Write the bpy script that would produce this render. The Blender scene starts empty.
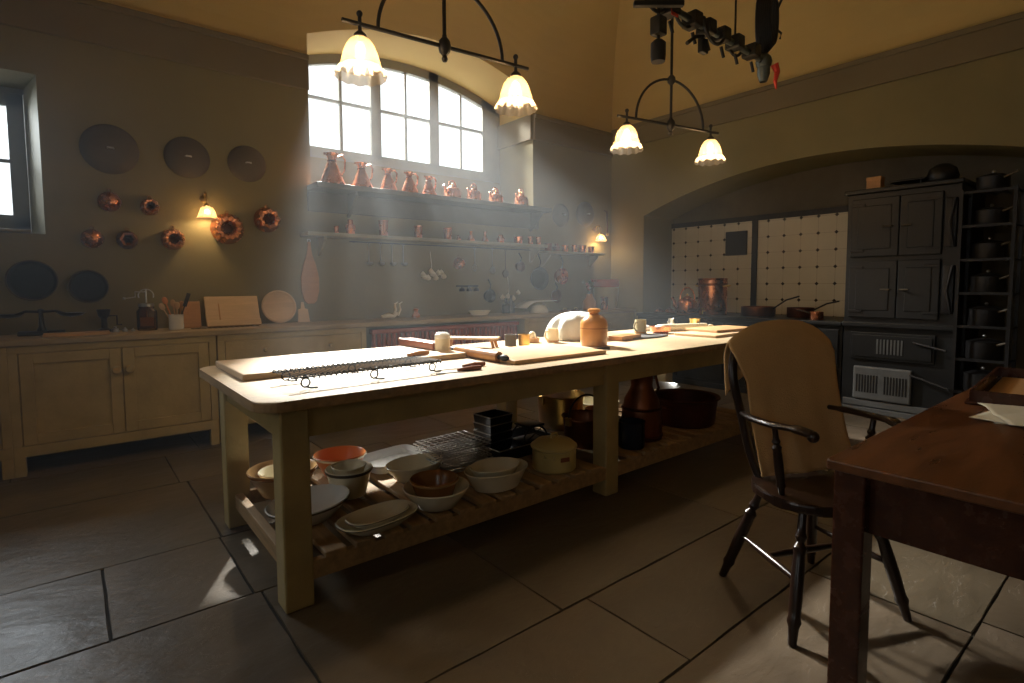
import bpy, bmesh, math, random
from mathutils import Vector, Matrix
random.seed(7)
C = bpy.context.scene.collection
S = bpy.context.scene
PI = math.pi
def R(d): return math.radians(d)

# ------------------------------------------------------------------ camera, world, lights, exposure
H = 1.25
def make_camera():
    F, yaw, pitch, roll, cy = 546.24, R(50.986), R(-3.932), R(-0.292), 322.5
    f = Vector((math.cos(yaw)*math.cos(pitch), math.sin(yaw)*math.cos(pitch), math.sin(pitch)))
    r = Vector((math.sin(yaw), -math.cos(yaw), 0)); u = r.cross(f)
    c, s = math.cos(roll), math.sin(roll)
    r2 = c*r + s*u; u2 = -s*r + c*u
    cam = bpy.data.cameras.new('camera'); o = bpy.data.objects.new('camera', cam); C.objects.link(o)
    m = Matrix((r2, u2, -f)).transposed().to_4x4(); m.translation = (0, 0, H)
    o.matrix_world = m
    cam.sensor_fit = 'HORIZONTAL'; cam.sensor_width = 36; cam.lens = F/1024*36
    cam.shift_y = (cy-341.5)/1024; cam.clip_start = 0.02
    S.camera = o
make_camera()
S.view_settings.view_transform = 'Standard'; S.view_settings.look = 'None'
S.view_settings.gamma = 1; S.view_settings.use_curve_mapping = False
S.view_settings.exposure = 0.0
S.cycles.use_denoising = True
S.cycles.max_bounces = 8; S.cycles.transparent_max_bounces = 12
S.cycles.volume_bounces = 0; S.cycles.volume_step_rate = 4
S.cycles.sample_clamp_indirect = 4
w = bpy.data.worlds.new('world'); S.world = w; w.use_nodes = True
bg = w.node_tree.nodes['Background']; bg.inputs[0].default_value = (0.93, 0.96, 1, 1); bg.inputs[1].default_value = 1.6

def light(name, kind, loc, energy, color, aim=None, **kw):
    l = bpy.data.lights.new(name, kind); l.energy = energy; l.color = color
    for k, v in kw.items(): setattr(l, k, v)
    o = bpy.data.objects.new(name, l); C.objects.link(o); o.location = loc
    if aim is not None:
        o.rotation_euler = (Vector(aim)-Vector(loc)).to_track_quat('-Z', 'Y').to_euler()
    return o
# strong daylight standing high outside the arched window
light('daylight_beam', 'SPOT', (3.8, 9.55, 6.38), 31000, (1.0, 0.96, 0.88), (2.75, 5.9, 3.2),
      spot_size=R(62), spot_blend=0.9, shadow_soft_size=0.35)
light('daylight_beam_low', 'SPOT', (2.5, 9.6, 5.6), 3600, (1.0, 0.97, 0.92), (3.3, 5.8, 3.1),
      spot_size=R(50), spot_blend=0.3, shadow_soft_size=0.3)
# daylight outside the left window of the back wall
light('daylight_side_window', 'AREA', (-0.85, 6.4, 2.75), 85, (0.85, 0.93, 1.0), (-0.1, 2.6, 0.0), shape='SQUARE', size=0.7)
# fill lamps added outside two made-up, unseen windows of the left wall
for yy in (-1.2, 2.0):
    light('fill_left_windows', 'AREA', (-2.9, yy, 2.1), 6, (1.0, 0.93, 0.82), (2.6, yy+.3, 0.6), shape='RECTANGLE', size=1.1, size_y=1.3)

# ------------------------------------------------------------------ materials
def mat(name, col, rough=0.6, metal=0.0, var=0.25, scale=6.0, bump=0.0, bscale=40.0, stretch=None, col2=None, spec=0.5, coat=0, rvar=0.0):
    m = bpy.data.materials.new(name); m.use_nodes = True
    nt = m.node_tree; n = nt.nodes; L = nt.links; b = n['Principled BSDF']
    b.inputs['Roughness'].default_value = rough; b.inputs['Metallic'].default_value = metal
    b.inputs['Specular IOR Level'].default_value = spec
    b.inputs['Coat Weight'].default_value = coat
    tc = n.new('ShaderNodeTexCoord'); mp = n.new('ShaderNodeMapping')
    if stretch: mp.inputs['Scale'].default_value = stretch
    L.new(tc.outputs['Object'], mp.inputs[0])
    no = n.new('ShaderNodeTexNoise'); no.inputs['Scale'].default_value = scale; no.inputs['Detail'].default_value = 6
    no.inputs['Roughness'].default_value = .6
    L.new(mp.outputs[0], no.inputs[0])
    mr = n.new('ShaderNodeMapRange'); mr.inputs[1].default_value = .3; mr.inputs[2].default_value = .7
    L.new(no.outputs[0], mr.inputs[0])
    mx = n.new('ShaderNodeMix'); mx.data_type = 'RGBA'
    c2 = col2 if col2 else tuple(c*(1-var) for c in col)
    mx.inputs[6].default_value = (*c2, 1); mx.inputs[7].default_value = (*col, 1)
    L.new(mr.outputs[0], mx.inputs[0]); L.new(mx.outputs[2], b.inputs['Base Color'])
    if rvar:
        r2 = n.new('ShaderNodeMapRange'); r2.inputs[3].default_value = rough-rvar; r2.inputs[4].default_value = rough+rvar
        L.new(no.outputs[0], r2.inputs[0]); L.new(r2.outputs[0], b.inputs['Roughness'])
    if bump:
        n2 = n.new('ShaderNodeTexNoise'); n2.inputs['Scale'].default_value = bscale; n2.inputs['Detail'].default_value = 5
        L.new(mp.outputs[0], n2.inputs[0])
        bp = n.new('ShaderNodeBump'); bp.inputs['Strength'].default_value = bump; bp.inputs['Distance'].default_value = .01
        L.new(n2.outputs[0], bp.inputs['Height']); L.new(bp.outputs[0], b.inputs['Normal'])
    return m
M = {}
M['paint'] = mat('cream_paint', (.50, .38, .165), .5, var=.25, scale=5, bump=.15)
M['paint2'] = mat('drab_paint', (.33, .27, .15), .5, var=.25, scale=5, bump=.15)
M['scrub'] = mat('scrubbed_wood', (.62, .48, .30), .5, var=.3, scale=3, stretch=(1.5, 14, 14), bump=.2, bscale=12)
M['counter'] = mat('counter_wood', (.42, .32, .18), .5, var=.3, scale=3, stretch=(1.5, 12, 12), bump=.2)
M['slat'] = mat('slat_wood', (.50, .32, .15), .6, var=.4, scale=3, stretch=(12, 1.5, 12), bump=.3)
M['board'] = mat('board_wood', (.60, .36, .17), .5, var=.2, scale=3, stretch=(1, 14, 14), bump=.1)
M['board_light'] = mat('beech_wood', (.68, .48, .28), .5, var=.18, scale=3, stretch=(1, 14, 14))
M['pin'] = mat('turned_wood', (.50, .24, .08), .4, var=.2, scale=4, stretch=(1, 10, 10))
M['redwood'] = mat('red_brown_wood', (.28, .09, .04), .4, var=.3, scale=5, stretch=(1, 10, 10))
M['mahog'] = mat('mahogany', (.085, .026, .011), .26, var=.55, scale=2.2, stretch=(1.2, 9, 9), bump=.12, bscale=14, rvar=.1)
M['mahog_top'] = mat('paler_mahogany_top', (.20, .075, .026), .3, var=.6, scale=2.6, stretch=(1.2, 7, 7), bump=.12, bscale=14, rvar=.1)  # paler and redder than the mahogany of legs and apron
M['chair'] = mat('dark_polished_wood', (.026, .012, .007), .28, var=.4, scale=5)
M['copper'] = mat('copper', (.83, .36, .20), .27, 1, var=.35, scale=9, rvar=.08)
M['copper_dark'] = mat('aged_copper', (.30, .12, .065), .42, 1, var=.5, scale=6, rvar=.1)
M['copper_deep'] = mat('dark_old_copper', (.13, .045, .028), .5, .8, var=.5, scale=6)
M['brass'] = mat('brass', (.80, .55, .18), .28, 1, var=.3, scale=7)
M['steel'] = mat('tinned_steel', (.55, .55, .54), .33, 1, var=.3, scale=9)
M['iron'] = mat('black_iron', (.022, .021, .022), .45, .3, var=.4, scale=8, bump=.1)
M['tin'] = mat('black_tin', (.028, .028, .032), .3, .5, var=.4, scale=8)
M['range'] = mat('blackleaded_iron', (.020, .021, .022), .42, .3, var=.3, scale=6, bump=.08, bscale=25)
M['range_grey'] = mat('worn_grey_iron', (.17, .175, .175), .5, .3, var=.35, scale=5)
M['radiator'] = mat('oxide_red_iron', (.42, .09, .05), .45, .1, var=.3, scale=6)
M['cream'] = mat('cream_glaze', (.84, .77, .58), .25, var=.08, scale=4)
M['white'] = mat('white_enamel', (.80, .80, .78), .2, var=.06, scale=4)
M['yellow'] = mat('yellow_enamel', (.62, .50, .20), .3, var=.1, scale=5)
M['cane'] = mat('cane_glaze', (.50, .30, .12), .3, var=.2, scale=5)
M['brown'] = mat('brown_glaze', (.36, .15, .05), .25, var=.3, scale=6)
M['orange'] = mat('orange_glaze', (.62, .20, .05), .3, var=.15, scale=5)
M['stone'] = mat('salt_glaze', (.55, .25, .06), .3, var=.2, scale=5)
M['redglaze'] = mat('red_brown_glaze', (.48, .08, .03), .2, var=.3, scale=8)
M['crock'] = mat('buff_crock', (.52, .45, .28), .3, var=.12, scale=5)
M['cloth'] = mat('tan_linen', (.74, .46, .20), .85, var=.2, scale=3, bump=.3, bscale=180)
M['muslin'] = mat('white_muslin', (.60, .62, .62), .8, var=.1, scale=6, bump=.3, bscale=60)
M['paper'] = mat('cream_paper', (.68, .64, .50), .7, var=.06, scale=6)
M['garlic'] = mat('garlic_skin', (.72, .66, .52), .6, var=.2, scale=20)
M['slate'] = mat('slate', (.13, .13, .135), .6, var=.3, scale=6)
M['orangehandle'] = mat('orange_wood', (.70, .24, .05), .4, var=.2, scale=8)
M['flower'] = mat('dried_red_flower', (.42, .10, .07), .8, var=.5, scale=20)
M['leaf'] = mat('dried_dark_leaf', (.07, .09, .05), .8, var=.5, scale=20)
M['bone'] = mat('bone_white', (.75, .70, .58), .6, var=.15, scale=15)
M['grout'] = mat('dark_joint', (.035, .030, .025), .9, var=.3, scale=20)
M['cable'] = mat('black_rubber', (.015, .015, .016), .5, var=.2)
M['rigmetal'] = mat('grey_rig_metal', (.16, .19, .19), .4, .7, var=.3, scale=10)
M['redtape'] = mat('red_ribbon', (.75, .06, .04), .6, var=.1)
M['teal'] = mat('teal_gel', (.12, .38, .36), .5, var=.1)
M['winframe'] = mat('grey_window_paint', (.28, .28, .245), .5, var=.15, scale=6)
M['dial'] = mat('dull_grey_metal', (.125, .10, .068), .6, .2, var=.3, scale=4)
M['alcove'] = mat('smoky_plaster', (.14, .12, .085), .85, var=.35, scale=2.5, bump=.3, bscale=15)
M['outside'] = mat('outdoor_stone', (.5, .5, .48), .9, var=.2, scale=3)

def wall_mat():
    m = mat('olive_wall_paint', (.235, .20, .095), .75, var=.15, scale=1.6, bump=.15, bscale=22)
    n = m.node_tree.nodes; L = m.node_tree.links
    g = n.new('ShaderNodeNewGeometry'); s = n.new('ShaderNodeSeparateXYZ'); L.new(g.outputs['Position'], s.inputs[0])
    t = n.new('ShaderNodeMath'); t.operation = 'GREATER_THAN'; t.inputs[1].default_value = 3.395; L.new(s.outputs[2], t.inputs[0])
    mx = n.new('ShaderNodeMix'); mx.data_type = 'RGBA'; L.new(t.outputs[0], mx.inputs[0])
    b = n['Principled BSDF']; src = b.inputs['Base Color'].links[0].from_socket
    L.new(src, mx.inputs[6]); mx.inputs[7].default_value = (.58, .43, .17, 1); L.new(mx.outputs[2], b.inputs['Base Color'])
    return m
M['wall'] = wall_mat()
M['band'] = mat('frieze_paint', (.19, .155, .09), .7, var=.12, scale=2)
M['ceil'] = mat('ochre_ceiling_paint', (.58, .43, .17), .85, var=.1, scale=1.2)

def tile_mat():
    m = mat('glazed_white_tile', (.62, .56, .42), .25, var=.12, scale=3)
    nt = m.node_tree; n = nt.nodes; L = nt.links; b = n['Principled BSDF']
    src = b.inputs['Base Color'].links[0].from_socket
    g = n.new('ShaderNodeTexCoord'); s = n.new('ShaderNodeSeparateXYZ'); L.new(g.outputs['Object'], s.inputs[0])
    def frac(sock, per, off):
        a = n.new('ShaderNodeMath'); a.operation = 'MULTIPLY_ADD'; a.inputs[1].default_value = 1/per; a.inputs[2].default_value = off; L.new(sock, a.inputs[0])
        f = n.new('ShaderNodeMath'); f.operation = 'FRACT'; L.new(a.outputs[0], f.inputs[0])
        d = n.new('ShaderNodeMath'); d.operation = 'SUBTRACT'; d.inputs[1].default_value = .5; L.new(f.outputs[0], d.inputs[0])
        q = n.new('ShaderNodeMath'); q.operation = 'ABSOLUTE'; L.new(d.outputs[0], q.inputs[0])
        return q.outputs[0]
    per = .195
    fy = frac(s.outputs[1], per, .5); fz = frac(s.outputs[2], per, .1)
    ad = n.new('ShaderNodeMath'); ad.operation = 'ADD'; L.new(fy, ad.inputs[0]); L.new(fz, ad.inputs[1])
    dot = n.new('ShaderNodeMath'); dot.operation = 'LESS_THAN'; dot.inputs[1].default_value = .115; L.new(ad.outputs[0], dot.inputs[0])
    mn = n.new('ShaderNodeMath'); mn.operation = 'MINIMUM'; L.new(fy, mn.inputs[0]); L.new(fz, mn.inputs[1])
    ln = n.new('ShaderNodeMath'); ln.operation = 'LESS_THAN'; ln.inputs[1].default_value = .012; L.new(mn.outputs[0], ln.inputs[0])
    m1 = n.new('ShaderNodeMix'); m1.data_type = 'RGBA'; L.new(ln.outputs[0], m1.inputs[0]); L.new(src, m1.inputs[6]); m1.inputs[7].default_value = (.40, .34, .25, 1)
    m2 = n.new('ShaderNodeMix'); m2.data_type = 'RGBA'; L.new(dot.outputs[0], m2.inputs[0]); L.new(m1.outputs[2], m2.inputs[6]); m2.inputs[7].default_value = (.03, .022, .018, 1)
    L.new(m2.outputs[2], b.inputs['Base Color'])
    return m
M['tile'] = tile_mat()

def floor_mat():
    m = mat('flagstone', (.150, .114, .072), .42, var=.35, scale=2.2, rvar=.12)
    nt = m.node_tree; n = nt.nodes; L = nt.links; b = n['Principled BSDF']
    src = b.inputs['Base Color'].links[0].from_socket
    at = n.new('ShaderNodeAttribute'); at.attribute_name = 'tone'
    mx = n.new('ShaderNodeMix'); mx.data_type = 'RGBA'; mx.blend_type = 'MULTIPLY'; mx.inputs[0].default_value = 1
    L.new(src, mx.inputs[6]); L.new(at.outputs['Color'], mx.inputs[7]); L.new(mx.outputs[2], b.inputs['Base Color'])
    tc = n.new('ShaderNodeTexCoord'); mp = n.new('ShaderNodeMapping'); mp.inputs['Scale'].default_value = (1, 1.8, 1); mp.inputs['Rotation'].default_value = (0, 0, .25)
    L.new(tc.outputs['Object'], mp.inputs[0])
    a = n.new('ShaderNodeTexNoise'); a.inputs['Scale'].default_value = 3; a.inputs['Detail'].default_value = 10; a.inputs['Roughness'].default_value = .55; a.inputs['Distortion'].default_value = .2
    L.new(mp.outputs[0], a.inputs[0])
    # stepped cleft ridges of riven stone
    st = n.new('ShaderNodeMath'); st.operation = 'SNAP'; st.inputs[1].default_value = .09; L.new(a.outputs[0], st.inputs[0])
    sm = n.new('ShaderNodeMath'); sm.operation = 'MULTIPLY_ADD'; sm.inputs[1].default_value = .55; L.new(st.outputs[0], sm.inputs[0]); L.new(a.outputs[0], sm.inputs[2])
    bp = n.new('ShaderNodeBump'); bp.inputs['Strength'].default_value = .6; bp.inputs['Distance'].default_value = .02
    L.new(sm.outputs[0], bp.inputs['Height']); L.new(bp.outputs[0], b.inputs['Normal'])
    return m
M['floor'] = floor_mat()

def glass_mat(name, tint=(1, 1, 1), rough=0.0, fac=None):
    m = bpy.data.materials.new(name); m.use_nodes = True; nt = m.node_tree; n = nt.nodes; L = nt.links
    n.remove(n['Principled BSDF']); out = n['Material Output']
    t = n.new('ShaderNodeBsdfTransparent'); t.inputs[0].default_value = (*tint, 1)
    g = n.new('ShaderNodeBsdfGlossy'); g.inputs['Roughness'].default_value = rough
    mx = n.new('ShaderNodeMixShader')
    if fac is None:
        lw = n.new('ShaderNodeLayerWeight'); lw.inputs[0].default_value = .25
        L.new(lw.outputs['Fresnel'], mx.inputs[0])
    else: mx.inputs[0].default_value = fac
    no = n.new('ShaderNodeTexNoise'); no.inputs['Scale'].default_value = 3
    bp = n.new('ShaderNodeBump'); bp.inputs['Strength'].default_value = .05; L.new(no.outputs[0], bp.inputs['Height']); L.new(bp.outputs[0], g.inputs['Normal'])
    L.new(t.outputs[0], mx.inputs[1]); L.new(g.outputs[0], mx.inputs[2]); L.new(mx.outputs[0], out.inputs[0])
    return m
M['pane'] = glass_mat('window_pane', (.97, .98, .98))
M['jarglass'] = glass_mat('jar_glass', (.78, .66, .52), .05)

def shade_mat(name, strength, col):
    m = bpy.data.materials.new(name); m.use_nodes = True; nt = m.node_tree; n = nt.nodes; L = nt.links
    n.remove(n['Principled BSDF']); out = n['Material Output']
    tl = n.new('ShaderNodeBsdfTranslucent'); tl.inputs[0].default_value = (*col, 1)
    df = n.new('ShaderNodeBsdfGlossy'); df.inputs['Roughness'].default_value = .25
    tr = n.new('ShaderNodeBsdfTransparent'); tr.inputs[0].default_value = (1, .9, .75, 1)
    a = n.new('ShaderNodeMixShader'); a.inputs[0].default_value = .12; L.new(tl.outputs[0], a.inputs[1]); L.new(df.outputs[0], a.inputs[2])
    b = n.new('ShaderNodeMixShader'); b.inputs[0].default_value = .30; L.new(a.outputs[0], b.inputs[1]); L.new(tr.outputs[0], b.inputs[2])
    e = n.new('ShaderNodeEmission'); e.inputs[0].default_value = (1, .66, .34, 1); e.inputs[1].default_value = strength
    no = n.new('ShaderNodeTexWave'); no.inputs['Scale'].default_value = 20
    ad = n.new('ShaderNodeAddShader'); L.new(b.outputs[0], ad.inputs[0]); L.new(e.outputs[0], ad.inputs[1]); L.new(ad.outputs[0], out.inputs[0])
    return m
M['shade'] = shade_mat('amber_glass_shade', .12, (.25, .17, .09))
M['frill'] = shade_mat('clear_frilled_glass', .04, (.62, .56, .48))
def emis(name, col, s):
    m = bpy.data.materials.new(name); m.use_nodes = True; n = m.node_tree.nodes; L = m.node_tree.links
    e = n.new('ShaderNodeEmission'); e.inputs[0].default_value = (*col, 1); e.inputs[1].default_value = s
    L.new(e.outputs[0], n['Material Output'].inputs[0]); return m
M['bulb'] = emis('glowing_bulb', (1, .72, .42), 22)

# ------------------------------------------------------------------ geometry helpers
class MB:
    def __init__(s): s.bm = bmesh.new()
    def box(s, x0, x1, y0, y1, z0, z1, bev=0.0, mx=None, seg=2):
        vs = [s.bm.verts.new(p) for p in ((x0,y0,z0),(x1,y0,z0),(x1,y1,z0),(x0,y1,z0),(x0,y0,z1),(x1,y0,z1),(x1,y1,z1),(x0,y1,z1))]
        fs = [s.bm.faces.new([vs[i] for i in q]) for q in ((3,2,1,0),(4,5,6,7),(0,1,5,4),(1,2,6,5),(2,3,7,6),(3,0,4,7))]
        if bev:
            es = list({e for f in fs for e in f.edges})
            r = bmesh.ops.bevel(s.bm, geom=es, offset=bev, segments=seg, affect='EDGES', profile=.5)
            vs = list({v for f in r['faces'] for v in f.verts} | {v for v in vs if v.is_valid})
        if mx is not None: bmesh.ops.transform(s.bm, matrix=mx, verts=[v for v in vs if v.is_valid])
        return s
    def prism(s, pts, z0, z1, bev=0, mx=None):
        a = [s.bm.verts.new((p[0], p[1], z0)) for p in pts]; b = [s.bm.verts.new((p[0], p[1], z1)) for p in pts]
        n = len(pts); fs = [s.bm.faces.new(a[::-1]), s.bm.faces.new(b)]
        for i in range(n): fs.append(s.bm.faces.new((a[i], a[(i+1) % n], b[(i+1) % n], b[i])))
        vs = a+b
        if bev:
            es = list(set(fs[0].edges) | set(fs[1].edges))
            r = bmesh.ops.bevel(s.bm, geom=es, offset=bev, segments=2, affect='EDGES', profile=.5)
            vs = list({v for f in r['faces'] for v in f.verts} | {v for v in vs if v.is_valid})
        if mx is not None: bmesh.ops.transform(s.bm, matrix=mx, verts=[v for v in vs if v.is_valid])
        return s
    def lathe(s, prof, seg=32, at=(0,0,0), sx=1, sy=1, mx=None, fl=None, sq=0):
        """prof: (r, z) list; fl=(n, amp, i0): fluting from profile index i0; sq: squareness"""
        rings = []
        for i, (r, z) in enumerate(prof):
            ring = []
            if r < 1e-5: ring = [s.bm.verts.new((at[0], at[1], at[2]+z))]
            else:
                for k in range(seg):
                    a = 2*PI*k/seg; rr = r
                    if fl and i >= fl[2]: rr = r*(1+fl[1]*math.cos(fl[0]*a)); 
                    zz = z
                    if fl and len(fl) > 3 and i >= fl[3]: zz = z + fl[4]*math.cos(fl[0]*a)
                    ca, sa = math.cos(a), math.sin(a)
                    if sq:
                        ca = math.copysign(abs(ca)**sq, ca); sa = math.copysign(abs(sa)**sq, sa)
                    ring.append(s.bm.verts.new((at[0]+rr*ca*sx, at[1]+rr*sa*sy, at[2]+zz)))
            rings.append(ring)
        for A, B in zip(rings, rings[1:]):
            if len(A) == 1 and len(B) == 1: continue
            if len(A) == 1:
                for k in range(seg): s.bm.faces.new((A[0], B[k], B[(k+1) % seg]))
            elif len(B) == 1:
                for k in range(seg): s.bm.faces.new((A[k], A[(k+1) % seg], B[0]))
            else:
                for k in range(seg): s.bm.faces.new((A[k], A[(k+1) % seg], B[(k+1) % seg], B[k]))
        if mx is not None: bmesh.ops.transform(s.bm, matrix=mx, verts=[v for r in rings for v in r])
        return s
    def tube(s, pts, r=.01, seg=8, closed=False, flat=1.0, cap=True):
        P = [Vector(p) for p in pts]; n = len(P)
        rad = r if isinstance(r, (list, tuple)) else [r]*n
        rings = []; up = None
        for i in range(n):
            if closed: t = P[(i+1) % n]-P[i-1]
            else: t = P[min(i+1, n-1)]-P[max(i-1, 0)]
            t.normalize()
            if up is None: up = Vector((0,0,1)) if abs(t.z) < .9 else Vector((1,0,0))
            u = up-t*up.dot(t)
            if u.length < 1e-4: u = t.orthogonal()
            u.normalize(); up = u; v = t.cross(u)
            rings.append([s.bm.verts.new(P[i]+rad[i]*(math.cos(2*PI*k/seg)*u*flat+math.sin(2*PI*k/seg)*v)) for k in range(seg)])
        for i in range(n if closed else n-1):
            A, B = rings[i], rings[(i+1) % n]
            for k in range(seg): s.bm.faces.new((A[k], A[(k+1) % seg], B[(k+1) % seg], B[k]))
        if not closed and cap: s.bm.faces.new(rings[0][::-1]); s.bm.faces.new(rings[-1])
        return s
    def ball(s, c, r, sx=1, sy=1, sz=1, seg=12):
        n = seg//2; s.lathe([(r*math.sin(PI*i/n), -r*math.cos(PI*i/n)*sz) for i in range(n+1)], seg, c, sx, sy); return s
    def grid(s, fn, nu, nv):
        V = [[s.bm.verts.new(fn(i/nu, j/nv)) for j in range(nv+1)] for i in range(nu+1)]
        for i in range(nu):
            for j in range(nv): s.bm.faces.new((V[i][j], V[i+1][j], V[i+1][j+1], V[i][j+1]))
        return s
    def build(s, name, m, parent=None, smooth=False, loc=None, rot=None):
        bmesh.ops.remove_doubles(s.bm, verts=s.bm.verts, dist=1e-5)
        bmesh.ops.recalc_face_normals(s.bm, faces=s.bm.faces)
        me = bpy.data.meshes.new(name)
        if smooth:
            for f in s.bm.faces: f.smooth = True
            for e in s.bm.edges:
                if len(e.link_faces) == 2 and e.calc_face_angle(0) > R(38): e.smooth = False
        s.bm.to_mesh(me); s.bm.free(); me.materials.append(m if not isinstance(m, str) else M[m])
        o = bpy.data.objects.new(name, me); C.objects.link(o)
        if parent is not None: o.parent = parent
        if loc: o.location = loc
        if rot: o.rotation_euler = rot
        return o
def tag(o, label, cat, group=None):
    o['label'] = label; o['category'] = cat
    if group: o['group'] = group
    return o
def thing(name, label, cat, loc=(0,0,0), rz=0, group=None, rot=None):
    o = bpy.data.objects.new(name, None); C.objects.link(o); o.location = loc
    o.rotation_euler = rot if rot else (0, 0, rz); o.empty_display_size = .05
    return tag(o, label, cat, group)
def struct(o): o['kind'] = 'structure'; return o
def arc(c, r, a0, a1, n, plane='xz', ry=None):
    ry = ry or r; out = []
    for i in range(n+1):
        a = R(a0+(a1-a0)*i/n); u, v = r*math.cos(a), ry*math.sin(a)
        out.append((c[0]+u, c[1], c[2]+v) if plane == 'xz' else (c[0], c[1]+u, c[2]+v) if plane == 'yz' else (c[0]+u, c[1]+v, c[2]))
    return out

# ------------------------------------------------------------------ room shell
YW, XW, XL, YB, ZC = 5.3, 6.15, -2.6, -2.6, 4.73
def arch_wall(mb, axis, P, D, u0, u1, z0, z1, holes):
    """wall in plane axis=P, thickness D away from room, with rectangular or arched openings (a, b, zb, zs, rise)"""
    def pt(u, z, d=0): return (u, P+d, z) if axis == 'y' else (P+d, u, z)
    def quad(*p): mb.bm.faces.new([mb.bm.verts.new(q) for q in p])
    cuts = [u0]
    for h in sorted(holes): cuts += [h[0], h[1]]
    cuts.append(u1)
    for i in range(0, len(cuts), 2): quad(pt(cuts[i], z0), pt(cuts[i+1], z0), pt(cuts[i+1], z1), pt(cuts[i], z1))
    for (a, b, zb, zs, rise) in holes:
        if zb > z0: quad(pt(a, z0), pt(b, z0), pt(b, zb), pt(a, zb)); quad(pt(a, zb), pt(b, zb), pt(b, zb, D), pt(a, zb, D))
        n = 40 if rise else 1
        def top(t): return zs + rise*(1-(2*t-1)**2)
        for k in range(n):
            t0, t1 = k/n, (k+1)/n; ua, ub = a+(b-a)*t0, a+(b-a)*t1
            quad(pt(ua, top(t0)), pt(ub, top(t1)), pt(ub, z1), pt(ua, z1))
            quad(pt(ua, top(t0)), pt(ub, top(t1)), pt(ub, top(t1), D), pt(ua, top(t0), D))
        quad(pt(a, zb), pt(a, zs), pt(a, zs, D), pt(a, zb, D)); quad(pt(b, zb), pt(b, zs), pt(b, zs, D), pt(b, zb, D))
def shell():
    WIN = (1.84, 4.65, 2.20, 3.60, .28); LW = (-1.75, -.11, 1.64, 2.78, 0)
    mb = MB(); arch_wall(mb, 'y', YW, .75, XL, XW, 0, ZC, [WIN, LW])
    struct(mb.build('wall_back', 'wall'))
    mb = MB(); arch_wall(mb, 'x', XW, .70, YB, YW, 0, ZC, [(.35, 4.72, 0, 2.18, .41)])
    struct(mb.build('wall_right', 'wall'))
    mb = MB(); arch_wall(mb, 'x', XL, -.3, YB, YW, 0, ZC, [(-1.8, -.6, 1.4, 2.8, 0), (1.4, 2.6, 1.4, 2.8, 0)])  # both openings are added out of view to let the fill in
    struct(mb.build('wall_left', 'wall'))
    mb = MB(); arch_wall(mb, 'y', YB, -.1, XL, XW, 0, ZC, [])
    struct(mb.build('wall_rear', 'wall'))
    # alcove back wall behind the range
    struct(MB().box(XW+.68, XW+.84, .2, 4.9, 0, 2.8).build('wall_alcove', 'alcove'))
    # outer skins so that daylight only enters through the openings
    mb = MB()
    for (a, b, c, d) in ((XL, 1.9, 0, 1.60), (-.08, 1.9, 1.6, 5), (XL, -1.8, 1.6, 5), (-1.8, -.08, 2.82, 5), (1.9, 4.55, 0, 2.55), (4.55, 6.3, 0, 5), (1.9, 4.55, 3.98, 5)):
        mb.box(a, b, YW+.76, YW+.9, c, d)
    struct(mb.build('wall_outer_skin', 'outside'))
    # ceiling with coved edges
    mb = MB(); r = 1.3; z0 = 3.43
    A, B, _, zs, rise = WIN
    def ci(z): d = z-z0; return r-math.sqrt(max(0, r*r-d*d))
    def atop(x): return zs+rise*(1-(2*(x-A)/(B-A)-1)**2)
    def quad(*q): mb.bm.faces.new([mb.bm.verts.new(p) for p in q])
    xs = [XL]+[A+(B-A)*k/40 for k in range(41)]+[XW]
    for xa, xb in zip(xs, xs[1:]):
        inw = xa >= A-1e-6 and xb <= B+1e-6
        za, zb = (atop(xa), atop(xb)) if inw else (z0, z0)
        N = 16
        aa = math.asin((za-z0)/r); ab = math.asin((zb-z0)/r)
        for k in range(N):
            t0, t1 = k/N, (k+1)/N
            def P(x, a0, t): a_ = a0+(PI/2-a0)*t; return (x, YW-(r-r*math.cos(a_)), z0+r*math.sin(a_))
            quad(P(xa, aa, t0), P(xb, ab, t0), P(xb, ab, t1), P(xa, aa, t1))
        if inw: quad((xa, YW-ci(za), za), (xb, YW-ci(zb), zb), (xb, YW, zb), (xa, YW, za))
    mb.grid(lambda u, v: (XW-(r-r*math.cos(v*PI/2)), YB+(YW-YB)*u, z0+r*math.sin(v*PI/2)), 1, 16)
    mb.box(XL-.3, XW+.2, YB-.2, YW+.2, z0+r, z0+r+.1)
    struct(mb.build('ceiling', 'ceil'))
    for nm, b in (('trim_1', (XL, 1.84, YW-.035, YW, 3.08, 3.39)), ('trim_2', (4.65, XW, YW-.035, YW, 3.08, 3.39)),
                  ('trim_3', (XW-.035, XW, YB, YW-.035, 3.15, 3.43)), ('trim_4', (4.61, 4.648, YW, YW+.72, 3.08, 3.39))):
        mb = MB(); mb.box(*b, bev=.006)
        x0, x1, y0, y1, z0, z1 = b
        if nm in ('trim_1', 'trim_2'): mb.box(x0, x1, y0-.02, y1, z1-.045, z1+.005, bev=.008)
        if nm == 'trim_3': mb.box(x0-.02, x1, y0, y1, z1-.045, z1+.005, bev=.008)
        struct(mb.build(nm, 'band'))
shell()

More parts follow.
